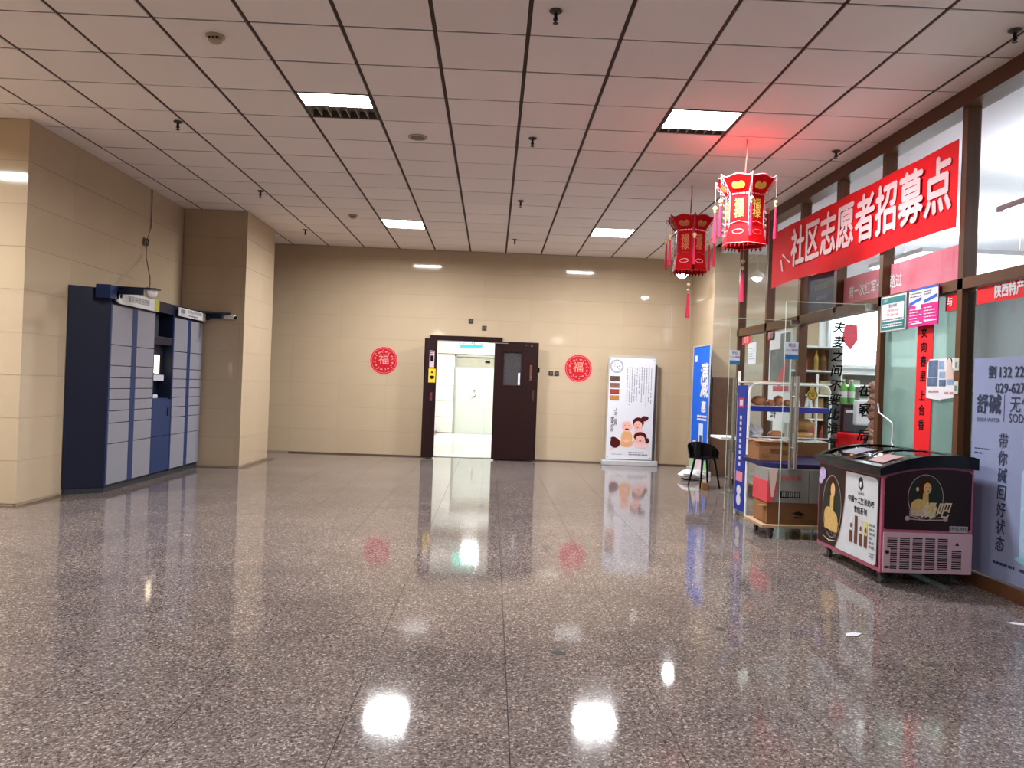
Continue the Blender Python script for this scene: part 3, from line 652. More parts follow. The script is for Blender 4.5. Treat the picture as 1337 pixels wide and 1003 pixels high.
MAG = mat('magenta_print', (.66, .015, .22), .4); BL2 = mat('poster_blue', (.03, .10, .50), .4)
t = pfront('poster', 'magenta and white notice poster hung under the transom', 'poster', 6.10, 1.84, -.02)
P(t, 'poster_sheet', G().box(-.21, .21, -.004, .003, 0, .30), MAG); flat(t, 'poster_top', [('r', -.21, .21, .17, .30)], PAPER, -.006)
flat(t, 'poster_band', [('p', [(-.20, .17), (-.02, .205), (-.02, .23), (-.20, .195)]), ('p', [(.02, .175), (.20, .21), (.20, .235), (.02, .20)]), ('r', -.21, .21, .285, .30)], BL2, -.008)
flat(t, 'poster_tag', [('r', -.10, -.02, .13, .19)], PAPER, -.009); flat(t, 'small_print', rows(-.19, -.01, .03, .15, 5, .3, 8) + rows(.02, .19, .03, .15, 5, .3, 9) + [('r', -.17, 0, .02, .03), ('r', .03, .2, .03, .04)], PAPER, -.008)
flat(t, 'small_print', rows(-.19, -.02, .23, .275, 2, .4, 10) + rows(.02, .19, .235, .275, 2, .4, 11), GREYINK, -.008)
# red couplet
t = pfront('red_couplet', 'vertical red paper couplet with black characters on the green glass', 'couplet', 6.16, .86, .035)
P(t, 'paper_strip', G().box(-.115, .115, -.002, .002, 0, 1.0), RED)
for k, ch in enumerate('女向春里上合香'): txt(t, ch, -.01, .93 - k * .115 - (.04 if k > 3 else 0), .085, BLKINK, y=-.004, bold=.001)
t = pfront('calendar_poster', 'white calendar sheet with small blue office photographs', 'poster', 5.90, 1.27, .028)
P(t, 'sheet', G().prism([(-.205, .01), (.0, -.01), (.0, .0), (.20, .02), (.205, .26), (.15, .31), (-.17, .31), (-.205, .27)], -.002, .002), PAPER)
flat(t, 'photo', [('r', -.18, -.05, .17, .30), ('r', -.19, -.05, .10, .165), ('r', -.03, .06, .10, .15)], mat('photo_navy', (.03, .04, .09), .5, col2=(.16, .22, .34), scale=22), -.004)
flat(t, 'photo', [('r', -.03, .05, .16, .21), ('r', .07, .16, .11, .20), ('r', -.04, .03, .23, .29)], mat('photo_blue', (.06, .14, .36), .5, col2=(.4, .5, .6), scale=20), -.004)
flat(t, 'photo_person', [('d', .10, .265, .03, .045), ('p', [(.06, .15), (.16, .15), (.15, .235), (.07, .235)])], mat('photo_skin', (.62, .46, .40), .5), -.005)
flat(t, 'photo_hair', [('d', .10, .285, .036, .03)], BLKINK, -.0045); flat(t, 'small_print', rows(-.17, -.03, .04, .08, 1, .4, 3) + rows(.05, .18, .03, .07, 1, .4, 5), mat('faded_red', (.5, .2, .2), .5), -.004)
for y, z, lab in ((5.66, 1.53, 'small white label on the post, the upper one'), (5.66, 1.36, 'small white label on the post, the lower one')):
    t = pfront('post_label', lab, 'label', y, z, -.001); P(t, 'label_card', G().box(-.028, .028, -.004, 0, -.045, .045), mat('label_pale', (.50, .55, .45), .4)); flat(t, 'label_print', [('r', -.012, .014, -.025, .015)], GREYINK, -.006)
# right-hand frosted poster
FP = mat('frosted_film', (.27, .29, .44), .5, spec=.2, var=.06, scale=3, col2=(.19, .23, .38))
INK2 = mat('blue_black_ink', (.03, .04, .08), .5)
t = pfront('window_poster', 'large pale lilac soda water poster on the shop glass', 'poster', 4.60, .095, .030)
P(t, 'poster_film', G().box(-.90, 1.6, -.002, .002, 0, 1.47), FP)
txt(t, '劉', -.69, 1.365, .085, INK2, y=-.005, bold=.001); txt(t, '132 2222 8', -.63, 1.365, .095, INK2, y=-.005, bold=.001, align='LEFT', w=.92); txt(t, '029-627 1', -.655, 1.26, .085, INK2, y=-.005, bold=.001, align='LEFT', w=.98)
txt(t, '舒碱', -.72, 1.145, .13, INK2, y=-.005, bold=.002, w=.95); txt(t, 'SODA WATER', -.72, 1.045, .036, INK2, y=-.005)
flat(t, 'rule', [('r', -.56, -.553, 1.04, 1.22)], INK2); txt(t, '无气', -.50, 1.15, .105, INK2, y=-.005, align='LEFT'); txt(t, 'SODA', -.505, 1.065, .075, INK2, y=-.005, align='LEFT', w=.9)
for k, ch in enumerate('带你碱回好状态'): txt(t, ch, -.555, .905 - k * .113, .10, INK2, y=-.005, bold=.0005, w=.9, shear=.1)
flat(t, 'small_print', rows(-.86, -.70, .80, .86, 2, .3, 21) + rows(-.62, -.40, .09, .12, 1, .6, 22) + rows(-.35, -.1, .09, .12, 1, .6, 23), INK2)
TQ = mat('water_teal', (.10, .33, .42), .4, col2=(.35, .55, .65), scale=6)
flat(t, 'water_bottle', [('p', [(-.36, .16), (-.02, .16), (-.02, .74), (-.10, .80), (-.30, .80), (-.36, .72)])], mat('bottle_pale', (.38, .52, .66), .4, col2=(.24, .38, .52), scale=5), -.004)
flat(t, 'water_splash', [('d', -.28, .93, .06, .05), ('r', -.35, -.25, .88, .97), ('d', -.18, .30, .15, .03), ('d', -.2, .17, .2, .03)], TQ, -.005)
txt(t, '舒碱', -.20, .52, .15, mat('deep_teal', (.02, .12, .16), .4), y=-.006, vertical=True)
t = pfront('sign_strip', 'red sign strip above the frosted poster with white characters', 'sign', 4.60, 1.945, .030); P(t, 'strip', G().box(-.90, 1.6, -.002, .002, 0, .12), RED); txt(t, '陕西特产土辽', -.70, .062, .088, PAPER, y=-.005, bold=.002, align='LEFT', w=.80)
t = pfront('sign_strip', 'short red sign strip beside the magenta poster', 'sign', 5.78, 1.935, .034); P(t, 'strip', G().box(-.11, .08, -.002, .002, 0, .12), RED); txt(t, '与', -.05, .06, .07, PAPER, y=-.005, bold=.001)
# upper stickers and strips inside the glass
t = pfront('poster', 'dark blue poster behind the upper glass under the banner', 'poster', 8.235, 2.17, .065); P(t, 'poster_sheet', G().box(-.37, .34, -.002, .002, 0, .40), mat('navy_poster', (.012, .035, .11), .4))
txt(t, '广告位招租热线', 0, .25, .07, mat('dull_gold', (.35, .33, .15), .5), y=-.005); txt(t, '欢迎来电咨询', .0, .13, .045, mat('dull_blue', (.2, .32, .5), .5), y=-.005)
PKS = mat('pink_strip', (.70, .10, .16), .7, spec=.1, col2=(.80, .38, .45), scale=3)
t = pfront('sign_strip', 'pink strip with white characters inside the upper glass', 'sign', 7.0, 2.17, .075)
P(t, 'strip', G().box(-.86, 1.3, -.002, .002, 0, .26), PKS); txt(t, '有一次红军长征路过', -.62, .10, .115, mat('sign_pure_white', (.95, .95, .95), .5), y=-.005, bold=.001, align='LEFT', w=.9, gap=1.0)
# posters in the panes past the door
t = pfront('poster', 'white framed poster with a dark picture beyond the glass door', 'poster', 9.27, .95, .025)
P(t, 'poster_sheet', G().box(-.37, .35, -.002, .002, 0, 1.07), PAPER); flat(t, 'poster_picture', [('r', -.33, .31, .45, .86), ('r', 0, .31, .86, 1.04)], mat('picture_dark', (.045, .05, .06), .5, col2=(.22, .25, .23), scale=5), -.004)
flat(t, 'poster_flower', [('d', .10, .55, .10, .08), ('d', .0, .48, .08, .06), ('d', .2, .66, .06, .07), ('r', -.2, .3, .36, .42)], mat('picture_red', (.45, .08, .10), .5), -.006)
txt(t, '海', .05, .20, .2, BLKINK, y=-.006); txt(t, '鲜', -.16, .12, .2, BLKINK, y=-.006)
t = pfront('paper_sheet', 'plain white sheet taped to the far shop pane', 'paper', 10.3, 1.66, .025); P(t, 'sheet', G().box(-.16, .16, -.002, .002, 0, .28), PAPER); flat(t, 'small_print', rows(-.12, .12, .05, .22, 5, .2, 31), GREYINK, -.004)
for y, lab in ((10.55, 'small red tag on the far shop pane beside the column'), (9.62, 'small red tag on the far shop pane near the framed poster')):
    t = pfront('red_tag', lab, 'tag', y, 1.93, .025, 'red tags on the far panes'); P(t, 'tag_card', G().box(-.17, .15, -.002, .002, 0, .11), RED); txt(t, '欢迎', 0, .055, .09, PAPER, y=-.004)

# glass door leaves standing open
FG = mat('glass_edge', (.45, .55, .48), .2)
def glass_leaf(loc, rz, lab, stickers=True):
    t = T('glass_door', lab, 'glass door', loc, rz)
    P(t, 'glass_panel', G().box(-.80, 0, -.005, .005, .012, 2.08), CLEAR)
    P(t, 'glass_edge', G().box(-.803, -.80, -.006, .006, .012, 2.08).box(-.803, 0, -.006, .006, 2.078, 2.083), FG)
    for s in (-1, 1):
        P(t, 'pull_bar', G().cyl((-.70, s * .055, .62), (-.70, s * .055, 1.43), .017).cyl((-.70, 0, .80), (-.70, s * .055, .80), .01).cyl((-.70, 0, 1.25), (-.70, s * .055, 1.25), .01), STEEL, smooth=True)
    P(t, 'pivot', G().box(-.10, 0, -.014, .014, 0, .07).box(-.10, 0, -.014, .014, 2.03, 2.09), STEEL)
    s = flat(t, 'sticker', [('r', -.80, -.685, 1.62, 1.73)], mat('sticker_lilac', (.55, .57, .68), .5), -.007); flat(t, 'sticker_foot', [('r', -.80, -.685, 1.575, 1.62)], mat('sticker_blue', (.01, .14, .34), .5), -.007)
    txt(t, '推拉', -.742, 1.70, .03, BLKINK, y=-.009); txt(t, '小心玻璃', -.742, 1.655, .025, BLKINK, y=-.009)
    return t
t = glass_leaf((3.345, 6.865, 0), 0, 'open glass shop door with black brush characters and steel pull bars')
for k, ch in enumerate('夫妻之间不要比谁气'): txt(t, ch, -.335 - .004 * k, 1.865 - k * .127, .098, BLKINK, y=-.008, bold=.0018, shear=.18, rot=-.06 + .03 * (k % 4))
for k, (ch, zz) in enumerate((('在', 1.32), ('家', 1.16), ('后', .93))): txt(t, ch, -.09, zz, .10, BLKINK, y=-.008, bold=.0032, shear=.15)
glass_leaf((3.345, 8.62, 0), math.radians(8), 'open glass shop door behind the bread rack')

# ------------------------------------------------------------------ shop interior
SW = mat('shop_wall_white', (.78, .78, .78), .6, var=.02)
S('wall_shop_far', G().box(7.6, 7.8, -2, 12.2, 0, 3.5), SW); S('wall_shop_end', G().box(3.5, 7.8, -1.4, -1.2, 0, 3.5), SW)
S('ceiling_shop', G().box(3.45, 7.8, -1.4, 12.2, 3.42, 3.6), mat('shop_ceiling_white', (.72, .74, .78), .6, var=.02))
S('wall_shop_inner', G().box(5.0, 7.6, 12.05, 12.1, 0, 3.42), SW)
SKYW = mat('bright_window_light', (.9, .95, 1), .5, emit=1.3, ecol=(.86, .93, 1))
w1 = sroot('window_1', (6.05, 12.04, 1.72), 0, label='bright window at the far side of the shop')
P(w1, 'window_frame', G().box(-.95, -.9, -.06, 0, 0, 1.2).box(.9, .95, -.06, 0, 0, 1.2).box(-.95, .95, -.06, 0, 0, .05).box(-.95, .95, -.06, 0, 1.15, 1.2).box(-.03, .03, -.06, 0, 0, 1.2), ALU)
P(w1, 'pane', G().box(-.9, -.03, -.02, -.01, .05, 1.15), SKYW); P(w1, 'pane', G().box(.03, .9, -.02, -.01, .05, 1.15), SKYW)
for x, y in ((5.2, 3.2), (5.2, 6.2), (5.6, 9.4)):
    t = T('shop_ceiling_light', 'bright flat light box hung inside the shop, ' + {3.2: 'the one by the entrance end', 6.2: 'the middle one', 9.4: 'the one over the goods shelves'}[y], 'ceiling light', (x, y, 2.98), group='shop ceiling lights')
    P(t, 'hanger', G().cyl((-.7, 0, 0), (-.7, 0, .43), .006).cyl((.7, 0, 0), (.7, 0, .43), .006), STEEL)
    P(t, 'light_frame', G().box(-.84, .84, -.64, -.60, -.05, 0).box(-.84, .84, .60, .64, -.05, 0).box(-.84, -.80, -.6, .6, -.05, 0).box(.80, .84, -.6, .6, -.05, 0), ALU)
    P(t, 'light_panel', G().box(-.80, .80, -.60, .60, -.10, .0), mat('shop_glow', (1, 1, 1), .5, emit=1.5, ecol=(.93, .97, 1)))
SHC = [(.55, .30, .14), (.62, .12, .10), (.60, .50, .30), (.20, .42, .18), (.70, .66, .60), (.35, .16, .08), (.65, .42, .08), (.12, .22, .42)]
pk = [mat('package_%d' % k, c, .4, var=.2, scale=12) for k, c in enumerate(SHC)]
names = ['orange', 'red', 'tan', 'green', 'white', 'brown', 'yellow', 'blue']
ORD = 'first second third fourth fifth sixth seventh eighth ninth tenth eleventh twelfth thirteenth fourteenth fifteenth sixteenth seventeenth eighteenth nineteenth twentieth'.split()
def shelfunit(x, y, w_, rz, lab, short, seed, levels=4, tint=None, h=1.9, back='shelf_back', bc=(.5, .48, .42), fill=(.09, .17)):
    t = T('shop_shelf', lab, 'shelf', (x, y, 0), rz)
    P(t, 'side_panel', G().box(-w_ / 2 - .02, -w_ / 2, -.2, .2, 0, h), WHITE); P(t, 'side_panel', G().box(w_ / 2, w_ / 2 + .02, -.2, .2, 0, h), WHITE)
    P(t, 'back_panel', G().box(-w_ / 2, w_ / 2, .18, .2, .05, h), mat(back, bc, .6, spec=.1))
    r = random.Random(seed); M = Matrix.Translation((x, y, 0)) @ Matrix.Rotation(rz, 4, 'Z')
    for k in range(levels + 1):
        z = .1 + k * (h - .12) / levels
        P(t, 'shelf_board', G().box(-w_ / 2, w_ / 2, -.2, .18, z - .02, z), WHITE)
        if k == levels: break
        xx = -w_ / 2 + .06; cnt = -1
        while xx < w_ / 2 - .1:
            ww = min(r.uniform(*fill), w_ / 2 - xx); hh = r.uniform(.14, min(.30, (h - .12) / levels - .04)); c = r.choice(tint or range(8))
            loc = M @ Vector((xx + ww / 2, r.uniform(-.08, .02), z))
            fb = r.random() < .5; cnt += 1
            if fb: g = G().box(-ww / 2, ww / 2, -.05, .05, .001, hh, .008)
            else: g = G().lathe([(ww * .32, .001), (ww * .34, hh * .6), (ww * .15, hh * .8), (ww * .14, hh)], n=10)
            o = P(None, 'packaged_goods', g, pk[c]); o.location = loc; o.rotation_euler = (0, 0, rz)
            tag(o, names[c] + (' box' if fb else ' jar') + ', %s on the %s board of the %s' % (ORD[cnt], ('lowest', 'second', 'third', 'fourth', 'fifth', 'sixth')[k], short), 'package', 'packaged goods on the shop shelves')
            xx += ww + .02
shelfunit(3.93, 9.75, .62, 0, 'goods shelf with orange packages seen through the glass door', 'shelf behind the glass door', 3, levels=6, tint=[0, 0, 2, 5, 6, 1], back='orange_backing', bc=(.34, .13, .04), fill=(.08, .13))
shelfunit(5.5, 10.6, 1.9, 0, 'goods shelf deeper inside the shop with bottles', 'deeper shop shelf', 5, tint=[3, 4, 7, 2], h=1.45)
shelfunit(5.5, 11.75, 2.4, 0, 'goods shelf at the end wall of the shop', 'end wall shelf', 9, h=1.65)
shelfunit(6.3, 6.9, 1.4, 0, 'goods shelf facing the green glass inside the shop', 'shelf behind the green glass', 12, tint=[4, 7, 3])
t = T('black_cabinet', 'black appliance cabinet inside the shop doorway', 'cabinet', (3.90, 8.62, 0)); P(t, 'body', G().box(-.15, .17, -.2, .25, 0, 1.20, .01), BLACK); P(t, 'panel', G().box(-.12, .14, -.206, -.2, .90, 1.15), mat('cabinet_panel', (.05, .05, .06), .2)); P(t, 'display_strip', G().box(-.10, .0, -.21, -.206, 1.10, 1.13), PAPER)
t = T('red_bucket', 'red plastic bucket inside the shop doorway', 'bucket', (3.66, 8.0, .62)); P(t, 'bucket_wall', G().lathe([(.10, 0), (.14, .26), (.15, .27), (.145, .28), (.13, .26), (.09, .02)]), REDGLOSS, smooth=True); P(t, 'handle', G().tube([(.145 * math.cos(a * PI / 8), -.02, .27 - .06 * math.sin(a * PI / 8)) for a in range(9)], .004), STEEL)
for k, (x, y, z) in enumerate(((3.83, 8.55, 1.2), (3.92, 8.56, 1.2), (4.02, 8.10, .62))):
    t = T('green_bottle', ('green drink bottle on top of the black cabinet, the one at its corner', 'green drink bottle on top of the black cabinet, the inner one', 'green drink bottle on the low counter beside the bucket')[k], 'bottle', (x, y, z + .001), group='green bottles in the shop doorway')
    P(t, 'bottle_body', G().lathe([(.035, 0), (.037, .02), (.037, .17), (.014, .22), (.014, .24)], n=14), mat('bottle_green', (.10, .42, .08), .25), smooth=True); P(t, 'label_band', G().lathe([(.038, .06), (.038, .13)], n=14), PAPER); P(t, 'cap', G().lathe([(.016, .24), (.016, .26)], n=12), PAPER)
t = T('low_counter', 'low dark counter that carries the red bucket', 'counter', (3.86, 8.05, 0)); P(t, 'counter_body', G().box(-.35, .35, -.14, .14, 0, .58), mat('counter_brown', (.10, .05, .03), .4)); P(t, 'counter_top', G().box(-.37, .37, -.16, .16, .58, .62), mat('counter_top', (.2, .12, .08), .3))
t = T('paper_bag', 'white printed bag hanging by the shop door post', 'bag', (3.56, 7.5, 1.0)); P(t, 'bag_body', G().box(-.09, .09, -.03, .03, 0, .24, .015), PAPER); txt(t, '石', 0, .13, .11, BLKINK, y=-.033, bold=.002)
P(t, 'bag_strap', G().tube([(-.05, 0, .23), (-.03, 0, .36), (.03, 0, .36), (.05, 0, .23)], .004), PAPER)
BAGB = mat('brown_snack_bag', (.20, .07, .05), .2, col2=(.42, .24, .18), scale=14)
t = T('snack_bundle', 'hanging strip of brown wrapped snacks beside the door post', 'snacks', (3.475, 7.12, .80)); 
for k in range(7): P(t, 'snack_packet', G().ball((.02 * math.sin(k * 2.1), 0, .56 - k * .085), .065, .035, .06, jit=.14), BAGB, smooth=False)
P(t, 'hanging_cord', G().tube([(0, 0, .05), (0, 0, .9)], .003), BLKINK)
o = tag(P(None, 'power_cable', G().tube([(3.352, 6.80, 1.22), (3.35, 6.77, 1.14), (3.345, 6.60, 1.09), (3.345, 6.53, 1.06), (3.345, 6.52, .95), (3.345, 6.53, .90), (3.34, 6.45, .80), (3.34, 6.38, .4), (3.34, 6.36, .02)], .006), WHITE), 'white power cable running down beside the door post to the freezer', 'cable')
t = T('red_pennant', 'small red pennant hanging under the door transom', 'pennant', (3.57, 7.85, 1.74)); P(t, 'pennant_cloth', G().prism([(-.06, .25), (-.09, .10), (0, 0), (.07, .10), (.06, .25)], -.003, .003), mat('pennant_pink', (.85, .10, .14), .5)); P(t, 'pennant_cord', G().tube([(0, 0, .24), (0, 0, .26)], .01), RED)

# ------------------------------------------------------------------ chest freezer
ROSE = mat('freezer_rose', (.42, .10, .16), .35, var=.05); WINE = mat('wine_panel', (.018, .003, .004), .35, spec=.3, var=.15, scale=3); GRW = mat('freezer_grille_pink', (.50, .33, .38), .4)
X0, X1, FY0, FY1 = 2.65, 3.27, 5.27, 6.30
t = T('chest_freezer', 'pink and dark wine chest freezer with a curved glass lid', 'freezer', (X0, FY0, 0))
W_ = X1 - X0; D_ = FY1 - FY0
arch = [(0, .745), (.06, .765), (.13, .782), (.20, .795), (.28, .806), (.38, .812), (.48, .812), (.56, .806), (.62, .80)]
P(t, 'body', G().prism([(0, .09), (W_, .09)] + arch[::-1], 0, D_), ROSE)
lo = [(-.03, .742)] + [(a, b) for a, b in arch[1:]] + [(W_ + .02, .800)]
hi = [(-.035, .785), (-.01, .80), (.05, .825), (.12, .848), (.20, .869), (.28, .884), (.38, .893), (.50, .893), (.60, .888), (W_ + .02, .875)]
P(t, 'lid_frame', G().prism(lo + hi[::-1], -.025, .03).prism(lo + hi[::-1], D_ - .03, D_ + .025).prism([lo[0], (.035, .757), (.035, .81), hi[1], hi[0]], .03, D_ - .03).prism([(W_ - .05, .80), lo[-1], hi[-1], hi[-2], (W_ - .05, .88)], .03, D_ - .03)
  .prism([(.035, .80), (.28, .872), (.38, .879), (W_ - .05, .876), (W_ - .05, .886), (.38, .890), (.28, .881), (.035, .814)], D_ / 2 - .012, D_ / 2 + .012), BLACK, smooth=False)
inner = [(.035, .800), (.12, .838), (.20, .860), (.28, .874), (.38, .882), (.50, .882), (W_ - .05, .878)]
inner2 = [(a, b - .006) for a, b in inner]
P(t, 'glass_lid', G().prism(inner + inner2[::-1], .03, D_ / 2 - .012), glass_mat('lid_glass', (.75, .77, .76), refl=1.0)); P(t, 'glass_lid', G().prism(inner + inner2[::-1], D_ / 2 + .012, D_ - .03), MATS.get('x') or glass_mat('lid_glass_far', (.75, .77, .76)))
g = G(); r_ = random.Random(4)
P(t, 'lid_sticker', G().prism([(.06, .8165), (.12, .8405), (.20, .8625), (.20, .8655), (.12, .8435), (.06, .8195)], .12, .34), mat('sticker_pink', (.36, .16, .17), .6, col2=(.30, .26, .27), scale=20))
P(t, 'lid_sticker', G().prism([(.10, .8335), (.18, .8585), (.26, .8725), (.26, .8755), (.18, .8615), (.10, .8365)], .62, .86), mat('sticker_grey', (.24, .23, .25), .6, col2=(.12, .13, .2), scale=20))
for k in range(14):
    o = P(None, 'ice_cream_packet', G().box(-.045, .045, -.024, .024, 0, .014, .004), pk[r_.choice((1, 4, 6, 7, 2, 0))]); o.location = (X0 + r_.uniform(.10, W_ - .12), FY0 + .08 + k * .066, .8155)
    o.rotation_euler = (0, 0, r_.uniform(-.1, .1)); tag(o, 'small ice cream packet under the freezer lid, %s from the grille end' % ['first','second','third','fourth','fifth','sixth','seventh','eighth','ninth','tenth','eleventh','twelfth','thirteenth','fourteenth'][k], 'ice cream', 'ice cream packets in the freezer')
P(t, 'end_panel', G().prism([(.015, .395), (.03, .385), (W_ - .03, .385), (W_ - .015, .40), (W_ - .015, .77), (W_ - .035, .785), (.48, .795), (.38, .795), (.28, .79), (.18, .775), (.08, .752), (.03, .735), (.015, .72)], -.006, -.0005), WINE, 'dark wine end panel')
GI = mat('gold_ink', (.42, .24, .06), .4, col2=(.62, .42, .16), scale=30); PALEG = mat('pale_gold', (.60, .50, .32), .4); OVL = mat('oval_line', (.42, .28, .26), .4)
def bust(par, cx, cz, s, y, sx=1.0):
    flat(par, 'portrait_ground', [('d', cx, cz, .118 * s * sx, .15 * s)], mat('portrait_dark', (.012, .018, .012), .4), y)
    flat(par, 'portrait_oval', [('o', cx, cz, .122 * s * sx, .155 * s, .004)], OVL, y - .001)
    def e(dx, dz, rx, rz): return ('d', cx + dx * s * sx, cz + dz * s, rx * s * sx, rz * s)
    def q(*pts): return ('p', [(cx + dx * s * sx, cz + dz * s) for dx, dz in pts])
    flat(par, 'portrait_hair', [e(.0, .075, .044, .052), e(-.028, .045, .022, .034), e(-.01, .115, .028, .016)], mat('portrait_hair', (.045, .016, .006), .5, spec=.1), y - .001)
    flat(par, 'portrait_bust', [e(-.045, -.060, .055, .048), e(.030, -.075, .050, .040), q((-.095, -.125), (-.10, -.07), (-.06, -.02), (.03, -.04), (.075, -.08), (.07, -.125)), q((-.018, .03), (-.022, -.03), (.022, -.04), (.018, .03))], GI, y - .002)
    flat(par, 'portrait_drape', [q((-.10, -.125), (-.095, -.08), (-.05, -.10), (-.01, -.06), (.03, -.10), (.06, -.09), (.07, -.13)), e(-.058, .055, .010, .014)], mat('portrait_drape', (.50, .42, .28), .5, spec=.1), y - .003)
    flat(par, 'portrait_face', [e(.010, .062, .027, .038)], mat('portrait_face', (.62, .36, .15), .5, spec=.1), y - .0036)
    flat(par, 'portrait_features', [e(.004, .068, .005, .0025), e(.024, .068, .004, .0025), e(.016, .043, .007, .003)], mat('portrait_hair', (.045, .016, .006), .5), y - .0045)
bust(t, .29, .605, 1.0, -.008)
txt(t, '百品', .235, .50, .06, OVL, y=-.012); txt(t, '奶吧', .355, .515, .11, PALEG, y=-.012, shear=.35, bold=.001, w=.8)
flat(t, 'flourish', [('d', .17, .462, .016, .016), ('d', .43, .462, .016, .016), ('p', [(.18, .455), (.30, .448), (.42, .455), (.42, .461), (.30, .456), (.18, .461)]), ('p', [(.19, .475), (.28, .462), (.28, .466), (.19, .479)]), ('p', [(.32, .462), (.41, .475), (.41, .479), (.32, .466)])], OVL, -.010)
flat(t, 'brand_label', [('r', .46, .585, .375, .418)], mat('label_grey', (.42, .36, .38), .4), -.009); txt(t, '环保冰柜', .522, .397, .028, BLKINK, y=-.011)
# end grille with slots
gr = P(t, 'grille', G().box(.01, W_ - .005, -.018, -.0005, .095, .365, .006), GRW)
g = G(); g2 = G()
for c in range(5):
    for k in range(15):
        a = .035 + c * .086 + (.022 if c == 0 and k > 4 else 0); g.box(a, .035 + c * .086 + .066, -.021, -.017, .332 - k * .0145 - .007, .332 - k * .0145)
for k in range(9): g.box(.475, .54, -.021, -.017, .255 - k * .0145 - .007, .255 - k * .0145)
o = P(gr, 'vent_slots', g, BLACK); flat(gr, 'warning_mark', [('p', [(.495, .288), (.525, .288), (.51, .313)])], WINE, -.0195)
P(gr, 'control_dial', G().cyl((.033, -.03, .235), (.033, -.018, .235), .012), WINE); P(gr, 'warning_sticker', G().box(.02, .05, -.022, -.018, .125, .14), WINE)
# long side panel (faces the hall)
sp = bpy.data.objects.new('side_graphic', None); 
sp = P(t, 'side_panel', G().prismz([(-.0005, .03), (-.006, .03), (-.006, D_ - .02), (-.0005, D_ - .02)], .12, .725), WINE, 'printed long side panel')
sp2 = bpy.data.meshes.new('e')
def side(name, shapes, m, y=0.0):
    o = flat(sp, name, shapes, m, 0); 
    for v in o.data.vertices: lx, lz = v.co.x, v.co.z; v.co = Vector((-.007 - y + v.co.y, D_ - lx, lz))
    return o
def sidetxt(s, lx, lz, h, m, **k):
    o = txt(sp, s, lx, lz, h, m, y=0, **k)
    for v in o.data.vertices: a, b = v.co.x, v.co.z; v.co = Vector((-.010, D_ - a, b))
    return o
# local lx: 0 at the far end, grows towards the viewer
side('white_field', [('p', [(.50, .715), (.94, .715), (.985, .695), (.985, .135), (.95, .12), (.36, .12), (.42, .22), (.47, .36), (.50, .52)])], mat('panel_white', (.56, .57, .60), .35), .001)
side('gold_edge', [('p', [(.345, .12), (.362, .12), (.422, .22), (.472, .36), (.502, .52), (.502, .715), (.49, .715), (.49, .52), (.46, .36), (.41, .22)])], OVL, .002)
side('portrait_ground', [('d', .27, .42, .16, .235)], mat('portrait_dark', (.012, .018, .012), .4), .001); side('portrait_oval', [('o', .27, .42, .165, .24, .006)], OVL, .002)
side('portrait_bust', [('d', .21, .34, .07, .07), ('d', .32, .32, .06, .06), ('p', [(.15, .24), (.15, .34), (.24, .41), (.33, .38), (.39, .30), (.37, .23)]), ('p', [(.24, .38), (.24, .50), (.30, .50), (.30, .38)])], GI, .003)
side('portrait_hair', [('d', .265, .565, .062, .078), ('d', .225, .51, .03, .045)], mat('portrait_hair', (.045, .016, .006), .5), .0022); side('portrait_face', [('d', .283, .545, .038, .056)], mat('portrait_face', (.62, .36, .14), .4), .003)
sidetxt('奶吧', .26, .245, .13, PALEG, shear=.3, bold=.001); side('flourish', [('p', [(.12, .175), (.24, .15), (.36, .175), (.24, .16)])], PALEG, .003)
side('purple_mark', [('d', .09, .655, .06, .05), ('d', .06, .60, .04, .03)], mat('mark_purple', (.20, .12, .40), .4, col2=(.6, .55, .7), scale=40), .003)
side('round_logo', [('p', [(.70, .63), (.70, .68), (.73, .70), (.76, .69), (.775, .63), (.74, .60)])], WINE, .003); side('logo_cut', [('d', .735, .645, .014, .022)], PAPER, .004)
sidetxt('百品臻选', .74, .580, .022, WINE); sidetxt('中国十二生肖奶吧', .74, .525, .046, WINE, bold=.0006); sidetxt('雪糕系列', .74, .455, .046, WINE, bold=.0006)
for k, c in enumerate(((.62, .60, .64), (.10, .03, .02), (.60, .52, .48), (.55, .50, .08))):
    side('ice_bar_wrapper', [('r', .585 + k * .075, .63 + k * .075, .215, .395 + (.02 if k in (1,) else 0))], mat('wrap_%d' % k, c, .4), .003)
    side('ice_bar', [('r', .585 + k * .075, .63 + k * .075, .215, .30), ('d', .607 + k * .075, .335, .014, .018)], mat('choc', (.13, .04, .02), .4), .004)
side('small_print', rows(.88, .96, .22, .40, 6, .5, 51) + rows(.90, .96, .16, .2, 2, .5, 52), GREYINK, .003)
for (x, y) in ((.06, .10), (W_ - .08, .10), (.06, D_ - .1), (W_ - .08, D_ - .1)):
    P(t, 'caster', G().cyl((x - .012, y, .028), (x + .012, y, .028), .028).box(x - .02, x + .02, y - .02, y + .02, .055, .092), mat('caster_grey', (.06, .06, .06), .5), smooth=True)
P(t, 'underbody', G().box(.05, W_ - .03, .05, D_ - .04, .075, .092), BLACK)

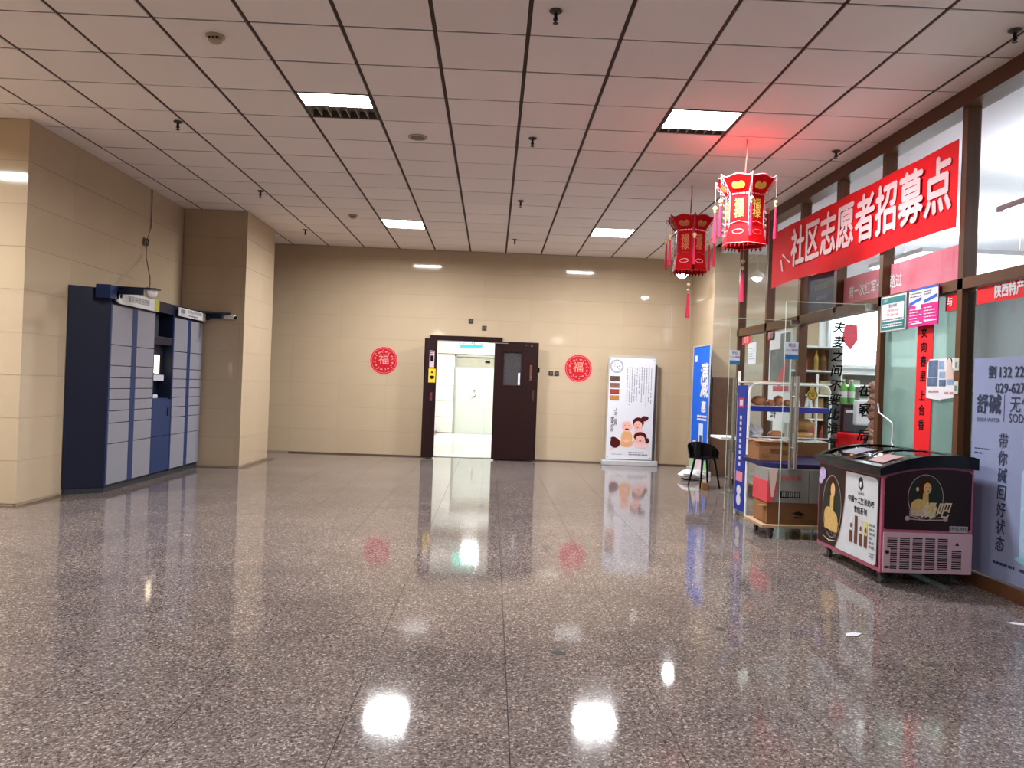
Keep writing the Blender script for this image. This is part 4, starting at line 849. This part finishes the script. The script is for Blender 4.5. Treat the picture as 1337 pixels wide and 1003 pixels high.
# ------------------------------------------------------------------ bread rack with its deck
RB = mat('rack_blue', (.02, .028, .25), .4, spec=.3); RBE = mat('rack_bright_blue', (.008, .03, .32), .5, spec=.2)
t = T('bread_rack', 'white tube bread rack with blue shelf edges behind the glass door', 'rack', (2.60, 7.95, 0))
RW, RD = .83, .34
P(t, 'frame_tube', G().tube([(0, 0, 0), (0, 0, 1.28), (.01, 0, 1.33), (.04, 0, 1.365), (.10, 0, 1.375), (RW - .10, 0, 1.375), (RW - .04, 0, 1.36), (RW - .01, 0, 1.32), (RW, 0, 1.25), (RW, 0, 0)], .014), WHITE, smooth=True)
P(t, 'frame_tube', G().tube([(0, RD, 0), (0, RD, 1.50)], .014).tube([(RW, RD, 0), (RW, RD, 1.50)], .014), WHITE, smooth=True)
P(t, 'top_board', G().box(-.01, RW + .01, -.01, RD + .01, 1.378, 1.395), mat('rack_top_cream', (.72, .66, .54), .4))
P(t, 'orange_strip', G().box(.10, .28, -.005, .05, 1.395, 1.405), mat('orange_plastic', (.75, .22, .04), .4))
P(t, 'blue_shelf', G().box(.02, RW - .02, 0, RD, 1.13, 1.145), WHITE); P(t, 'shelf_edge', G().box(.015, RW - .015, -.018, -.003, 1.09, 1.145, .003), RB, 'blue shelf edge')
P(t, 'wire_shelf', G().box(.02, RW - .02, 0, RD, .80, .805), mat('wire_shelf_white', (.55, .53, .50), .4)); P(t, 'wire_rail', G().tube([(.02, -.01, .835), (RW - .02, -.01, .835)], .004).tube([(.02, -.01, .80), (RW - .02, -.01, .80)], .004), WHITE)
P(t, 'lower_panel', G().box(.45, RW - .01, -.012, -.002, .40, .79), CARDD)
P(t, 'side_panel', G().prismz([(-.018, .016), (-.010, .016), (-.010, RD - .02), (-.018, RD - .02)], .06, 1.35), RBE, 'bright blue end panel with white print')
sd = [c for c in t.children if c.name.startswith('side_panel')][-1]
def rside(name, shapes, m, d=0.0):
    o = flat(sd, name, shapes, m, 0)
    for v in o.data.vertices: a, b = v.co.x, v.co.z; v.co = Vector((-.0195 - d + v.co.y, RD - a, b))
rside('red_square', [('r', .08, .24, 1.12, 1.22)], RED); rside('white_print', [('r', .11, .21, 1.14, 1.20)], PAPER, .001)
rside('print_marks', [('r', .13, .19, 1.0 - .06 * k, 1.035 - .06 * k) for k in range(9)], PAPER); rside('pink_picture', [('r', .06, .27, .36, .46)], mat('pic_pink', (.75, .25, .30), .4))
rside('white_picture', [('d', .165, .27, .07, .05), ('d', .165, .17, .07, .06)], PAPER)
g = G()   # deck with rounded front corner, carried by the boxes below
dk = [(-.02, -.02), (-.14, -.30)] + [(-.14 + .16 * (1 - math.cos(a * PI / 12)), -.82 - .16 * math.sin(a * PI / 12)) for a in range(7)] + [(.70, -.98), (.70, -.02)]
P(t, 'deck', G().prismz(dk, .615, .650), mat('deck_indigo', (.015, .012, .07), .5, spec=.2)); P(t, 'deck_bracket', G().box(.0, .03, -.04, .02, .60, .615).box(.66, .70, -.04, .02, .60, .615), STEEL)
P(t, 'deck_edge', G().prismz([(x * 1.005, y * 1.005) for x, y in dk[:-1]] + [(.70, -.02), (.69, -.03), (.69, -.96)] + [(x + .012, y + .012) for x, y in dk[1:-2][::-1]] + [(-.28, -.02)], .612, .655), RB) if False else None
tag(P(None, 'round_sticker', G().cyl((3.235, 7.93, 1.275), (3.235, 7.925, 1.275), .055, n=24), mat('sticker_gold', (.60, .36, .03), .4)), 'round gold seal hanging at the rack front', 'sticker')
o = bpy.data.objects['round_sticker']; txt(o, '宝', 3.235, 1.275, .05, WINE, y=7.922); flat(o, 'seal_ring', [('o', 3.235, 1.275, .046, .046, .005)], WINE, 7.922)
o.parent = None
BRD = mat('baked_brown', (.26, .075, .03), .3, col2=(.42, .18, .08), scale=14); BRG = mat('baked_gold', (.50, .28, .08), .35, col2=(.32, .14, .05), scale=16)
for x, z, a, b_, m_, lab in ((2.74, 1.146, .075, .05, BRD, 'dark glazed loaf at the end of the upper rack shelf'), (2.862, 1.146, .042, .035, BRD, 'small brown bun on the upper rack shelf, beside the loaf'), (2.95, 1.146, .055, .055, BRD, 'tall brown bun in the middle of the upper rack shelf'),
                         (3.04, 1.146, .045, .035, BRD, 'low brown bun beyond the tall one on the upper rack shelf'), (2.935, .806, .09, .045, BRD, 'wide brown loaf on the lower rack shelf'), (3.22, .90, .12, .065, BRG, 'large golden bread in the stack on the lower shelf, the upper one'), (3.22, .806, .11, .045, BRG, 'large golden bread in the stack on the lower shelf, the under one')):
    o = P(None, 'bread_loaf', G().ball((0, 0, b_), a, .07, b_, 14, 8, .04), m_, smooth=True); o.location = (x, 8.09, z + .001); tag(o, lab, 'bread', 'breads on the rack')
for x, lab in ((3.12, 'white tissue wrapper standing on the upper rack shelf, nearer the buns'), (3.25, 'white tissue wrapper standing on the upper rack shelf under the gold seal')):
    o = P(None, 'tissue_wrapper', G().prism([(-.035, 0), (-.02, 0), (0, .07), (.02, 0), (.035, .01), (.02, .10), (-.02, .10)], -.02, .02), PAPER); o.location = (x, 8.05, 1.147); tag(o, lab, 'wrapper', 'white wrappers on the rack')
o = P(None, 'plastic_bag', G().ball((0, 0, .06), .085, .07, .065, 14, 10, .12), mat('bag_grey_white', (.60, .58, .62), .3, bump=.3)); o.location = (2.72, 8.11, .815); tag(o, 'crumpled white plastic bag on the lower rack shelf', 'bag')

# cartons and dolly
t = T('carton', 'open brown carton on the rack deck with torn flaps', 'carton', (2.475, 7.24, .651), 0)
P(t, 'carton_body', G().box(0, .36, 0, .32, 0, .17, .004), CARD); P(t, 'carton_flap', G().prismz([(-.02, -.01), (.38, -.01), (.37, .13), (-.01, .12)], .175, .181).prismz([(.0, .16), (.36, .17), (.36, .32), (-.02, .30)], .178, .186), mat('flap_brown', (.42, .22, .12), .7))
flat(t, 'carton_print', [('r', .10, .20, .10, .115), ('r', .11, .19, .08, .092)] + rows(.22, .30, .06, .11, 2, .5, 61), CARDD, -.004); P(t, 'tape', G().box(.31, .36, -.004, 0, .06, .16), mat('tape_red', (.4, .08, .05), .5))
P(t, 'torn_paper', G().box(.12, .26, .02, .10, .186, .196, .003), PAPER); txt(t, 'SGS', .06, .045, .04, CARDD, y=-.004)
WB = mat('white_carton', (.26, .235, .22), .6, spec=.2, var=.05)
for k, x in enumerate((2.46, 2.83)):
    t = T('carton', ('white carton with a red printed corner on the dolly, below the deck' if k == 0 else 'white carton beside the freezer in the dolly stack'), 'carton', (x, 6.93, .311))
    P(t, 'carton_body', G().box(0, .365, 0, .38, 0, .298, .004), WB)
    txt(t, '哈根水果', .20, .215, .045, RED, y=-.006); flat(t, 'carton_label', [('r', .11, .29, .045, .105)], BLKINK, -.006); flat(t, 'label_bars', [('r', .125 + .02 * i, .136 + .02 * i, .055, .095) for i in range(8)], WB, -.007)
    if k == 0:
        P(t, 'red_corner', G().prism([(-.004, 0), (.04, 0), (.075, .10), (.09, .20), (.03, .08), (.0, .18)], -.006, -.001), mat('carton_red', (.62, .06, .08), .5))
        P(t, 'red_side', G().box(-.006, -.001, .0, .38, .0, .19), mat('carton_red', (.62, .06, .08), .5)); P(t, 'fruit_print', G().prism([(.0, .30), (.085, .30), (.05, .05), (.03, .05)], -.0075, -.006), mat('carton_cream', (.66, .50, .44), .5))
t = T('carton', 'plain brown carton at the bottom of the dolly stack with a loose flap', 'carton', (2.46, 6.93, .121)); P(t, 'carton_body', G().box(0, .74, 0, .36, 0, .188, .004), CARDD); P(t, 'carton_flap', G().prismz([(-.06, .02), (.01, .0), (.01, .09), (-.05, .10)], .155, .16), CARD)
P(t, 'side_label', G().box(-.003, -.0005, .0, .36, .01, .18), CARD); flat(t, 'carton_print', [('p', [(.22, .10), (.28, .12), (.34, .09), (.30, .08)]), ('r', .24, .32, .06, .07)], BLKINK, -.006)
t = T('wooden_dolly', 'low wooden dolly on casters under the cartons', 'dolly', (2.40, 6.88, 0)); P(t, 'board', G().box(0, .84, 0, .50, .095, .12, .003), mat('pale_plywood', (.46, .30, .18), .6, scale=20, var=.1))
for x, y in ((.10, .06), (.10, .44), (.76, .06), (.76, .44)):
    P(t, 'caster', G().cyl((x - .012, y, .034), (x + .012, y, .034), .034, n=16).box(x - .018, x + .018, y - .03, y + .02, .06, .096), mat('caster_dark', (.05, .04, .04), .4), smooth=True)

# ------------------------------------------------------------------ black chair, small table, bag, board
t = T('low_chair', 'black low backed chair with splayed legs by the blue banner', 'chair', (2.88, 10.55, 0), .3)
P(t, 'seat', G().lathe([(.16, .37), (.19, .385), (.19, .40), (.15, .405)], n=24), BLACK, smooth=True)
g = G()
for i in range(12):
    a0, a1 = PI * (.02 + i / 12 * .96), PI * (.02 + (i + 1) / 12 * .96); h0, h1 = .17 * math.sin(a0) ** .5 + .02, .17 * math.sin(a1) ** .5 + .02
    for rr in (.20, .215): g.quad((rr * math.cos(a0), rr * math.sin(a0), .38), (rr * math.cos(a1), rr * math.sin(a1), .38), (rr * math.cos(a1) * 1.08, rr * math.sin(a1) * 1.08, .40 + h1), (rr * math.cos(a0) * 1.08, rr * math.sin(a0) * 1.08, .40 + h0))
P(t, 'backrest', g, BLACK, smooth=True)
for a in (45, 135, 225, 315):
    c, s = math.cos(math.radians(a)), math.sin(math.radians(a)); P(t, 'leg', G().cyl((.13 * c, .13 * s, .375), (.21 * c, .21 * s, 0), .017, .011, 8), BLACK, smooth=True)
t = T('side_table', 'small white topped table with a steel post behind the open glass door', 'table', (3.10, 10.15, 0))
P(t, 'tabletop', G().box(-.20, .20, -.25, .25, .68, .71, .006), WHITE); P(t, 'table_post', G().cyl((0, 0, .02), (0, 0, .68), .025), STEEL, smooth=True); P(t, 'table_foot', G().lathe([(.17, 0), (.17, .012), (.03, .025)], n=24), STEEL)
o = P(None, 'white_bag', G().ball((0, 0, .07), .19, .13, .075, 16, 10, .14), mat('bag_white', (.62, .60, .60), .4, bump=.3)); o.location = (2.92, 11.35, .0); tag(o, 'crumpled white bag on the floor beside the blue banner', 'bag')
t = T('wood_block', 'small brown wooden block on the floor by the chair', 'block', (2.80, 10.22, 0)); P(t, 'block', G().box(-.04, .04, -.03, .03, 0, .09, .003), CARD)
t = T('brown_board', 'brown wooden board standing against the pale column', 'board', (3.50, 12.04, 0)); P(t, 'board', G().box(-.13, .18, 0, .03, 0, 1.50, .004), mat('board_brown', (.16, .085, .05), .45, var=.15, scale=6)); P(t, 'board_cap', G().box(-.13, .18, -.002, .032, 1.49, 1.505), mat('board_edge', (.22, .13, .08), .4))
for x, y, lab in ((-2.42, -7.8, 'small bright ceiling downlight at the back of the hall, lockers side'), (2.95, -9.6, 'small bright ceiling downlight at the back of the hall, shop side')):
    t = T('downlight', lab, 'lamp', (x, y, H)); P(t, 'downlight_ring', G().lathe([(.16, 0), (.16, -.02), (.13, -.03)], n=24), WHITE); P(t, 'bulb', G().ball((0, 0, -.05), .12, .12, .05), mat('bulb_glow', (1, 1, 1), .5, emit=40, ecol=(.95, .97, 1)))
# little spot lamp on the ceiling, hidden behind the far lantern
t = T('spot_lamp', 'white ceiling spot lamp behind the far red lantern', 'lamp', (2.83, 12.0, H)); P(t, 'stem', G().cyl((0, 0, -.40), (0, 0, 0), .012), WHITE); P(t, 'lamp_head', G().lathe([(.02, -.36), (.09, -.40), (.095, -.475)], n=16), WHITE, smooth=True)
P(t, 'lamp_glass', G().ball((0, 0, -.465), .075, .075, .06), mat('lamp_glow', (1, 1, 1), .5, emit=50))

# ------------------------------------------------------------------ lanterns
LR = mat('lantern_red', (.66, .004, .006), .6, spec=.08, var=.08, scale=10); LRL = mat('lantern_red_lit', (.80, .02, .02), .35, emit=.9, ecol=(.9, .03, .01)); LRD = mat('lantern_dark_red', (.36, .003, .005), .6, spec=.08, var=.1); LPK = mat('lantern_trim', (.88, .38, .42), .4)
TAS = mat('tassel_red', (.60, .02, .07), .6); GB = mat('gold_bead', (.72, .55, .28), .35)
def lantern(loc, rz, lab, body, trim, motif, emis=False):
    t = T('red_lantern', lab, 'lantern', loc, rz, 'hexagonal red lanterns')
    zt = -.445; R = .170
    hexp = [(math.cos(PI / 3 * k - PI / 2 + PI / 6), math.sin(PI / 3 * k - PI / 2 + PI / 6)) for k in range(6)]
    for k in range(6):
        (ax, ay), (bx, by) = hexp[k], hexp[(k + 1) % 6]; mx_, my_ = (ax + bx) / 2, (ay + by) / 2; ang = math.atan2(my_, mx_) + PI / 2
        pn = bpy.data.objects.new('e', None)
        # body panel, in a frame whose -y looks outwards
        def fr(o):
            M = Matrix.Rotation(ang, 4, 'Z')
            for v in o.data.vertices: v.co = M @ v.co
            return o
        ap = R * math.cos(PI / 6); hw = R / 2
        p_ = fr(P(t, 'body_panel', G().box(-hw + .004, hw - .004, -ap, -ap + .004, zt - .36, zt - .06), body))
        f_ = G()
        # flared crown panel with a scalloped top
        def crown(u, v):          # u -1..1, v 0..1
            rr = 1 + .62 * v ** 1.3; return (u * hw * rr, -ap * rr, zt - .06 + .15 * v)
        n_ = 14
        def scal(u): return .98 - .24 * abs(u) ** 1.5 + .26 * abs(u) ** 8
        for i in range(n_):
            u0, u1 = -1 + 2 * i / n_, -1 + 2 * (i + 1) / n_
            v0, v1 = scal(u0), scal(u1)
            f_.quad(crown(u0, 0), crown(u1, 0), crown(u1, v1), crown(u0, v0))
        fr(P(t, 'crown_panel', f_, body)); e_ = G()
        e_.tube([crown(-1 + 2 * i / n_, scal(-1 + 2 * i / n_)) for i in range(n_ + 1)], .004, 5)
        fr(P(t, 'crown_edge', e_, trim))
        # lower skirt
        s_ = G()
        s_.quad((-hw, -ap, zt - .33), (hw, -ap, zt - .33), (hw * 1.16, -ap * 1.16, zt - .50), (-hw * 1.16, -ap * 1.16, zt - .50))
        for i in range(6): a = -hw * 1.1 + i * hw * .44; s_.quad((a - .012, -ap * 1.16, zt - .50), (a + .012, -ap * 1.16, zt - .50), (a, -ap * 1.17, zt - .535))
        fr(P(t, 'skirt_panel', s_, body)); fr(P(t, 'skirt_edge', G().tube([(-hw * 1.16, -ap * 1.17, zt - .50), (hw * 1.16, -ap * 1.17, zt - .50)], .003, 5).tube([(-hw, -ap - .002, zt - .33), (0, -ap - .008, zt - .305), (hw, -ap - .002, zt - .33)], .003, 5), trim))
        if motif:
            mt = motif
            o1 = txt(t, '福禄', 0, zt - .20, .085, mt, y=-ap - .003, vertical=True, gap=1.0, bold=.001, name='gold_characters'); fr(o1)
            sh = [('d', -.028, 0, .03, .028), ('d', .028, 0, .03, .028), ('d', 0, -.012, .05, .018)]
            m_ = G()
            for _, cx, cz, rx, rz_ in sh: m_.quad(*[(cx + rx * math.cos(i * PI / 8), -ap * 1.235 - .0 - .03 * 0, zt + .0 + cz + rz_ * math.sin(i * PI / 8) + .0) for i in range(16)])
            for v in m_.b.verts: v.co.y = -ap * (1 + .64 * (max(0, v.co.z - (zt - .06)) / .15)) - .006
            fr(P(t, 'crown_motif', m_, mt)); fr(flat(t, 'crown_band', [('r', -.06 + .03 * i, -.04 + .03 * i, zt - .075, zt - .063) for i in range(5)], LPK, -ap - .010))
            fr(flat(t, 'skirt_motif', [('o', 0, zt - .40, .05, .022, .005), ('r', -.05, .05, zt - .465, zt - .46)], LPK, -ap * 1.115 - .0))
            for v in t.children[-1].data.vertices: pass
        # corner rib with fretwork and tassel
        cx, cy = hexp[k]; rib = G()
        rib.tube([(cx * R, cy * R, zt - .36), (cx * R, cy * R, zt - .06), (cx * R * 1.58, cy * R * 1.58, zt + .085)], .005, 5)
        for i in range(6): z_ = zt - .10 - i * .055; rib.tube([(cx * R * 1.0, cy * R * 1.0, z_), (cx * R * 1.16, cy * R * 1.16, z_ - .02), (cx * R * 1.0, cy * R * 1.0, z_ - .05)], .003, 4)
        for i in range(4):
            rr_ = R * (1.10 + .14 * i); zc = zt - .035 + .036 * i; ux, uy = cx, cy
            rib.tube([(cx * (rr_ + .020 * math.cos(q * PI / 4)), cy * (rr_ + .020 * math.cos(q * PI / 4)), zc - .012 + .020 * math.sin(q * PI / 4)) for q in range(9)], .0032, 4)
        P(t, 'corner_rib', rib, trim)
        tx, ty = cx * R * 1.60, cy * R * 1.60
        ta = P(t, 'tassel', G().cyl((tx, ty, zt - .17), (tx, ty, zt - .46), .009, .016, 8), TAS, smooth=True)
        P(ta, 'gold_bead', G().ball((tx, ty, zt - .145), .022, u=10, v=6).cyl((tx, ty, zt - .18), (tx, ty, zt - .15), .012), GB, smooth=True)
        P(ta, 'thread', G().tube([(tx, ty, zt + .07), (tx, ty, zt - .13)], .0015, 4), LPK)
    P(t, 'body_floor', G().prismz([(x * R * .9, y * R * .9) for x, y in hexp], zt - .37, zt - .36), body)
    P(t, 'body_top', G().prismz([(x * R * .95, y * R * .95) for x, y in hexp], zt - .065, zt - .058), body)
    P(t, 'hanging_cord', G().tube([(0, 0, 0), (.006, 0, -.1), (-.004, 0, -.25), (0, 0, zt - .06)], .006).tube([(0, 0, -.32), (.10, 0, zt - .03)], .003).tube([(0, 0, -.32), (-.10, 0, zt - .03)], .003), mat('cord_red', (.35, .10, .09), .6))
    ta = P(t, 'tassel', G().cyl((0, 0, zt - .74), (0, 0, zt - 1.0), .012, .024, 10), TAS, 'long red bottom tassel', True)
    P(ta, 'gold_bead', G().ball((0, 0, zt - .64), .02, u=10, v=6).ball((0, 0, zt - .70), .016, u=10, v=6), GB, smooth=True); P(ta, 'thread', G().tube([(0, 0, zt - .37), (0, 0, zt - .74)], .002, 4), LPK)
    return t
lantern((2.18, 6.97, H), math.radians(24), 'bright red lantern with gold characters, hanging nearer the viewer', LR, LPK, mat('gold_print', (.90, .68, .10), .35))
lantern((2.10, 8.6, H), math.radians(26), 'red lantern in shaded colours hanging beyond the bright one', LRD, mat('trim_dark', (.35, .05, .07), .4), mat('gold_dull', (.45, .14, .06), .4))  # dimmer copies of the lantern colours, shade put into the materials

# ------------------------------------------------------------------ litter and chips on the floor
for x, y, a, lab in ((1.96, 4.16, .3, 'scrap of white paper on the floor in front of the freezer'), (3.05, 4.45, -.4, 'scrap of white paper on the floor beside the shop sill')):
    o = P(None, 'paper_scrap', G().prismz([(-.06, -.015), (.0, -.03), (.06, .0), (.02, .025), (-.03, .02)], .0015, .004), PAPER); o.location = (x, y, 0); o.rotation_euler = (0, 0, a); tag(o, lab, 'paper scrap')
DK = mat('dark_chip', (.03, .022, .02), .7)
for x, y, s, lab in ((.36, 3.74, .035, 'dark chip in the floor between the light reflections'), (1.26, 4.19, .03, 'dark chip in the floor towards the freezer')):
    o = P(None, 'floor_chip', G().lathe([(s, .0004), (s * .9, .0012)], n=12), DK); o.location = (x, y, 0); tag(o, lab, 'floor chip')
CHP = mat('rough_patch', (.10, .09, .085), .9, var=.3, scale=60)
for x, y, s, lab in ((-1.04, 3.35, .08, 'worn rough patch in the floor on the lockers side'), (-.10, 3.36, .075, 'worn rough patch in the floor near the middle'), (2.14, 3.72, .04, 'small worn patch in the floor below the freezer')):
    g = G(); r_ = random.Random(int(x * 100))
    for k in range(60):
        a, q = r_.uniform(0, 6.3), s * r_.random() ** .6 * (1.0); cx, cy = q * 1.3 * math.cos(a), q * math.sin(a); ss = r_.uniform(.002, .007)
        g.prismz([(cx - ss, cy), (cx, cy - ss), (cx + ss, cy + ss * .3), (cx, cy + ss)], .0003, .0012)
    o = P(None, 'floor_patch', g, CHP); o.location = (x, y, 0); tag(o, lab, 'floor patch')
# stray temporary empties are not used
for o in list(bpy.data.objects):
    if o.name.startswith('e') and o.type == 'EMPTY' and o.users_collection == (): bpy.data.objects.remove(o)
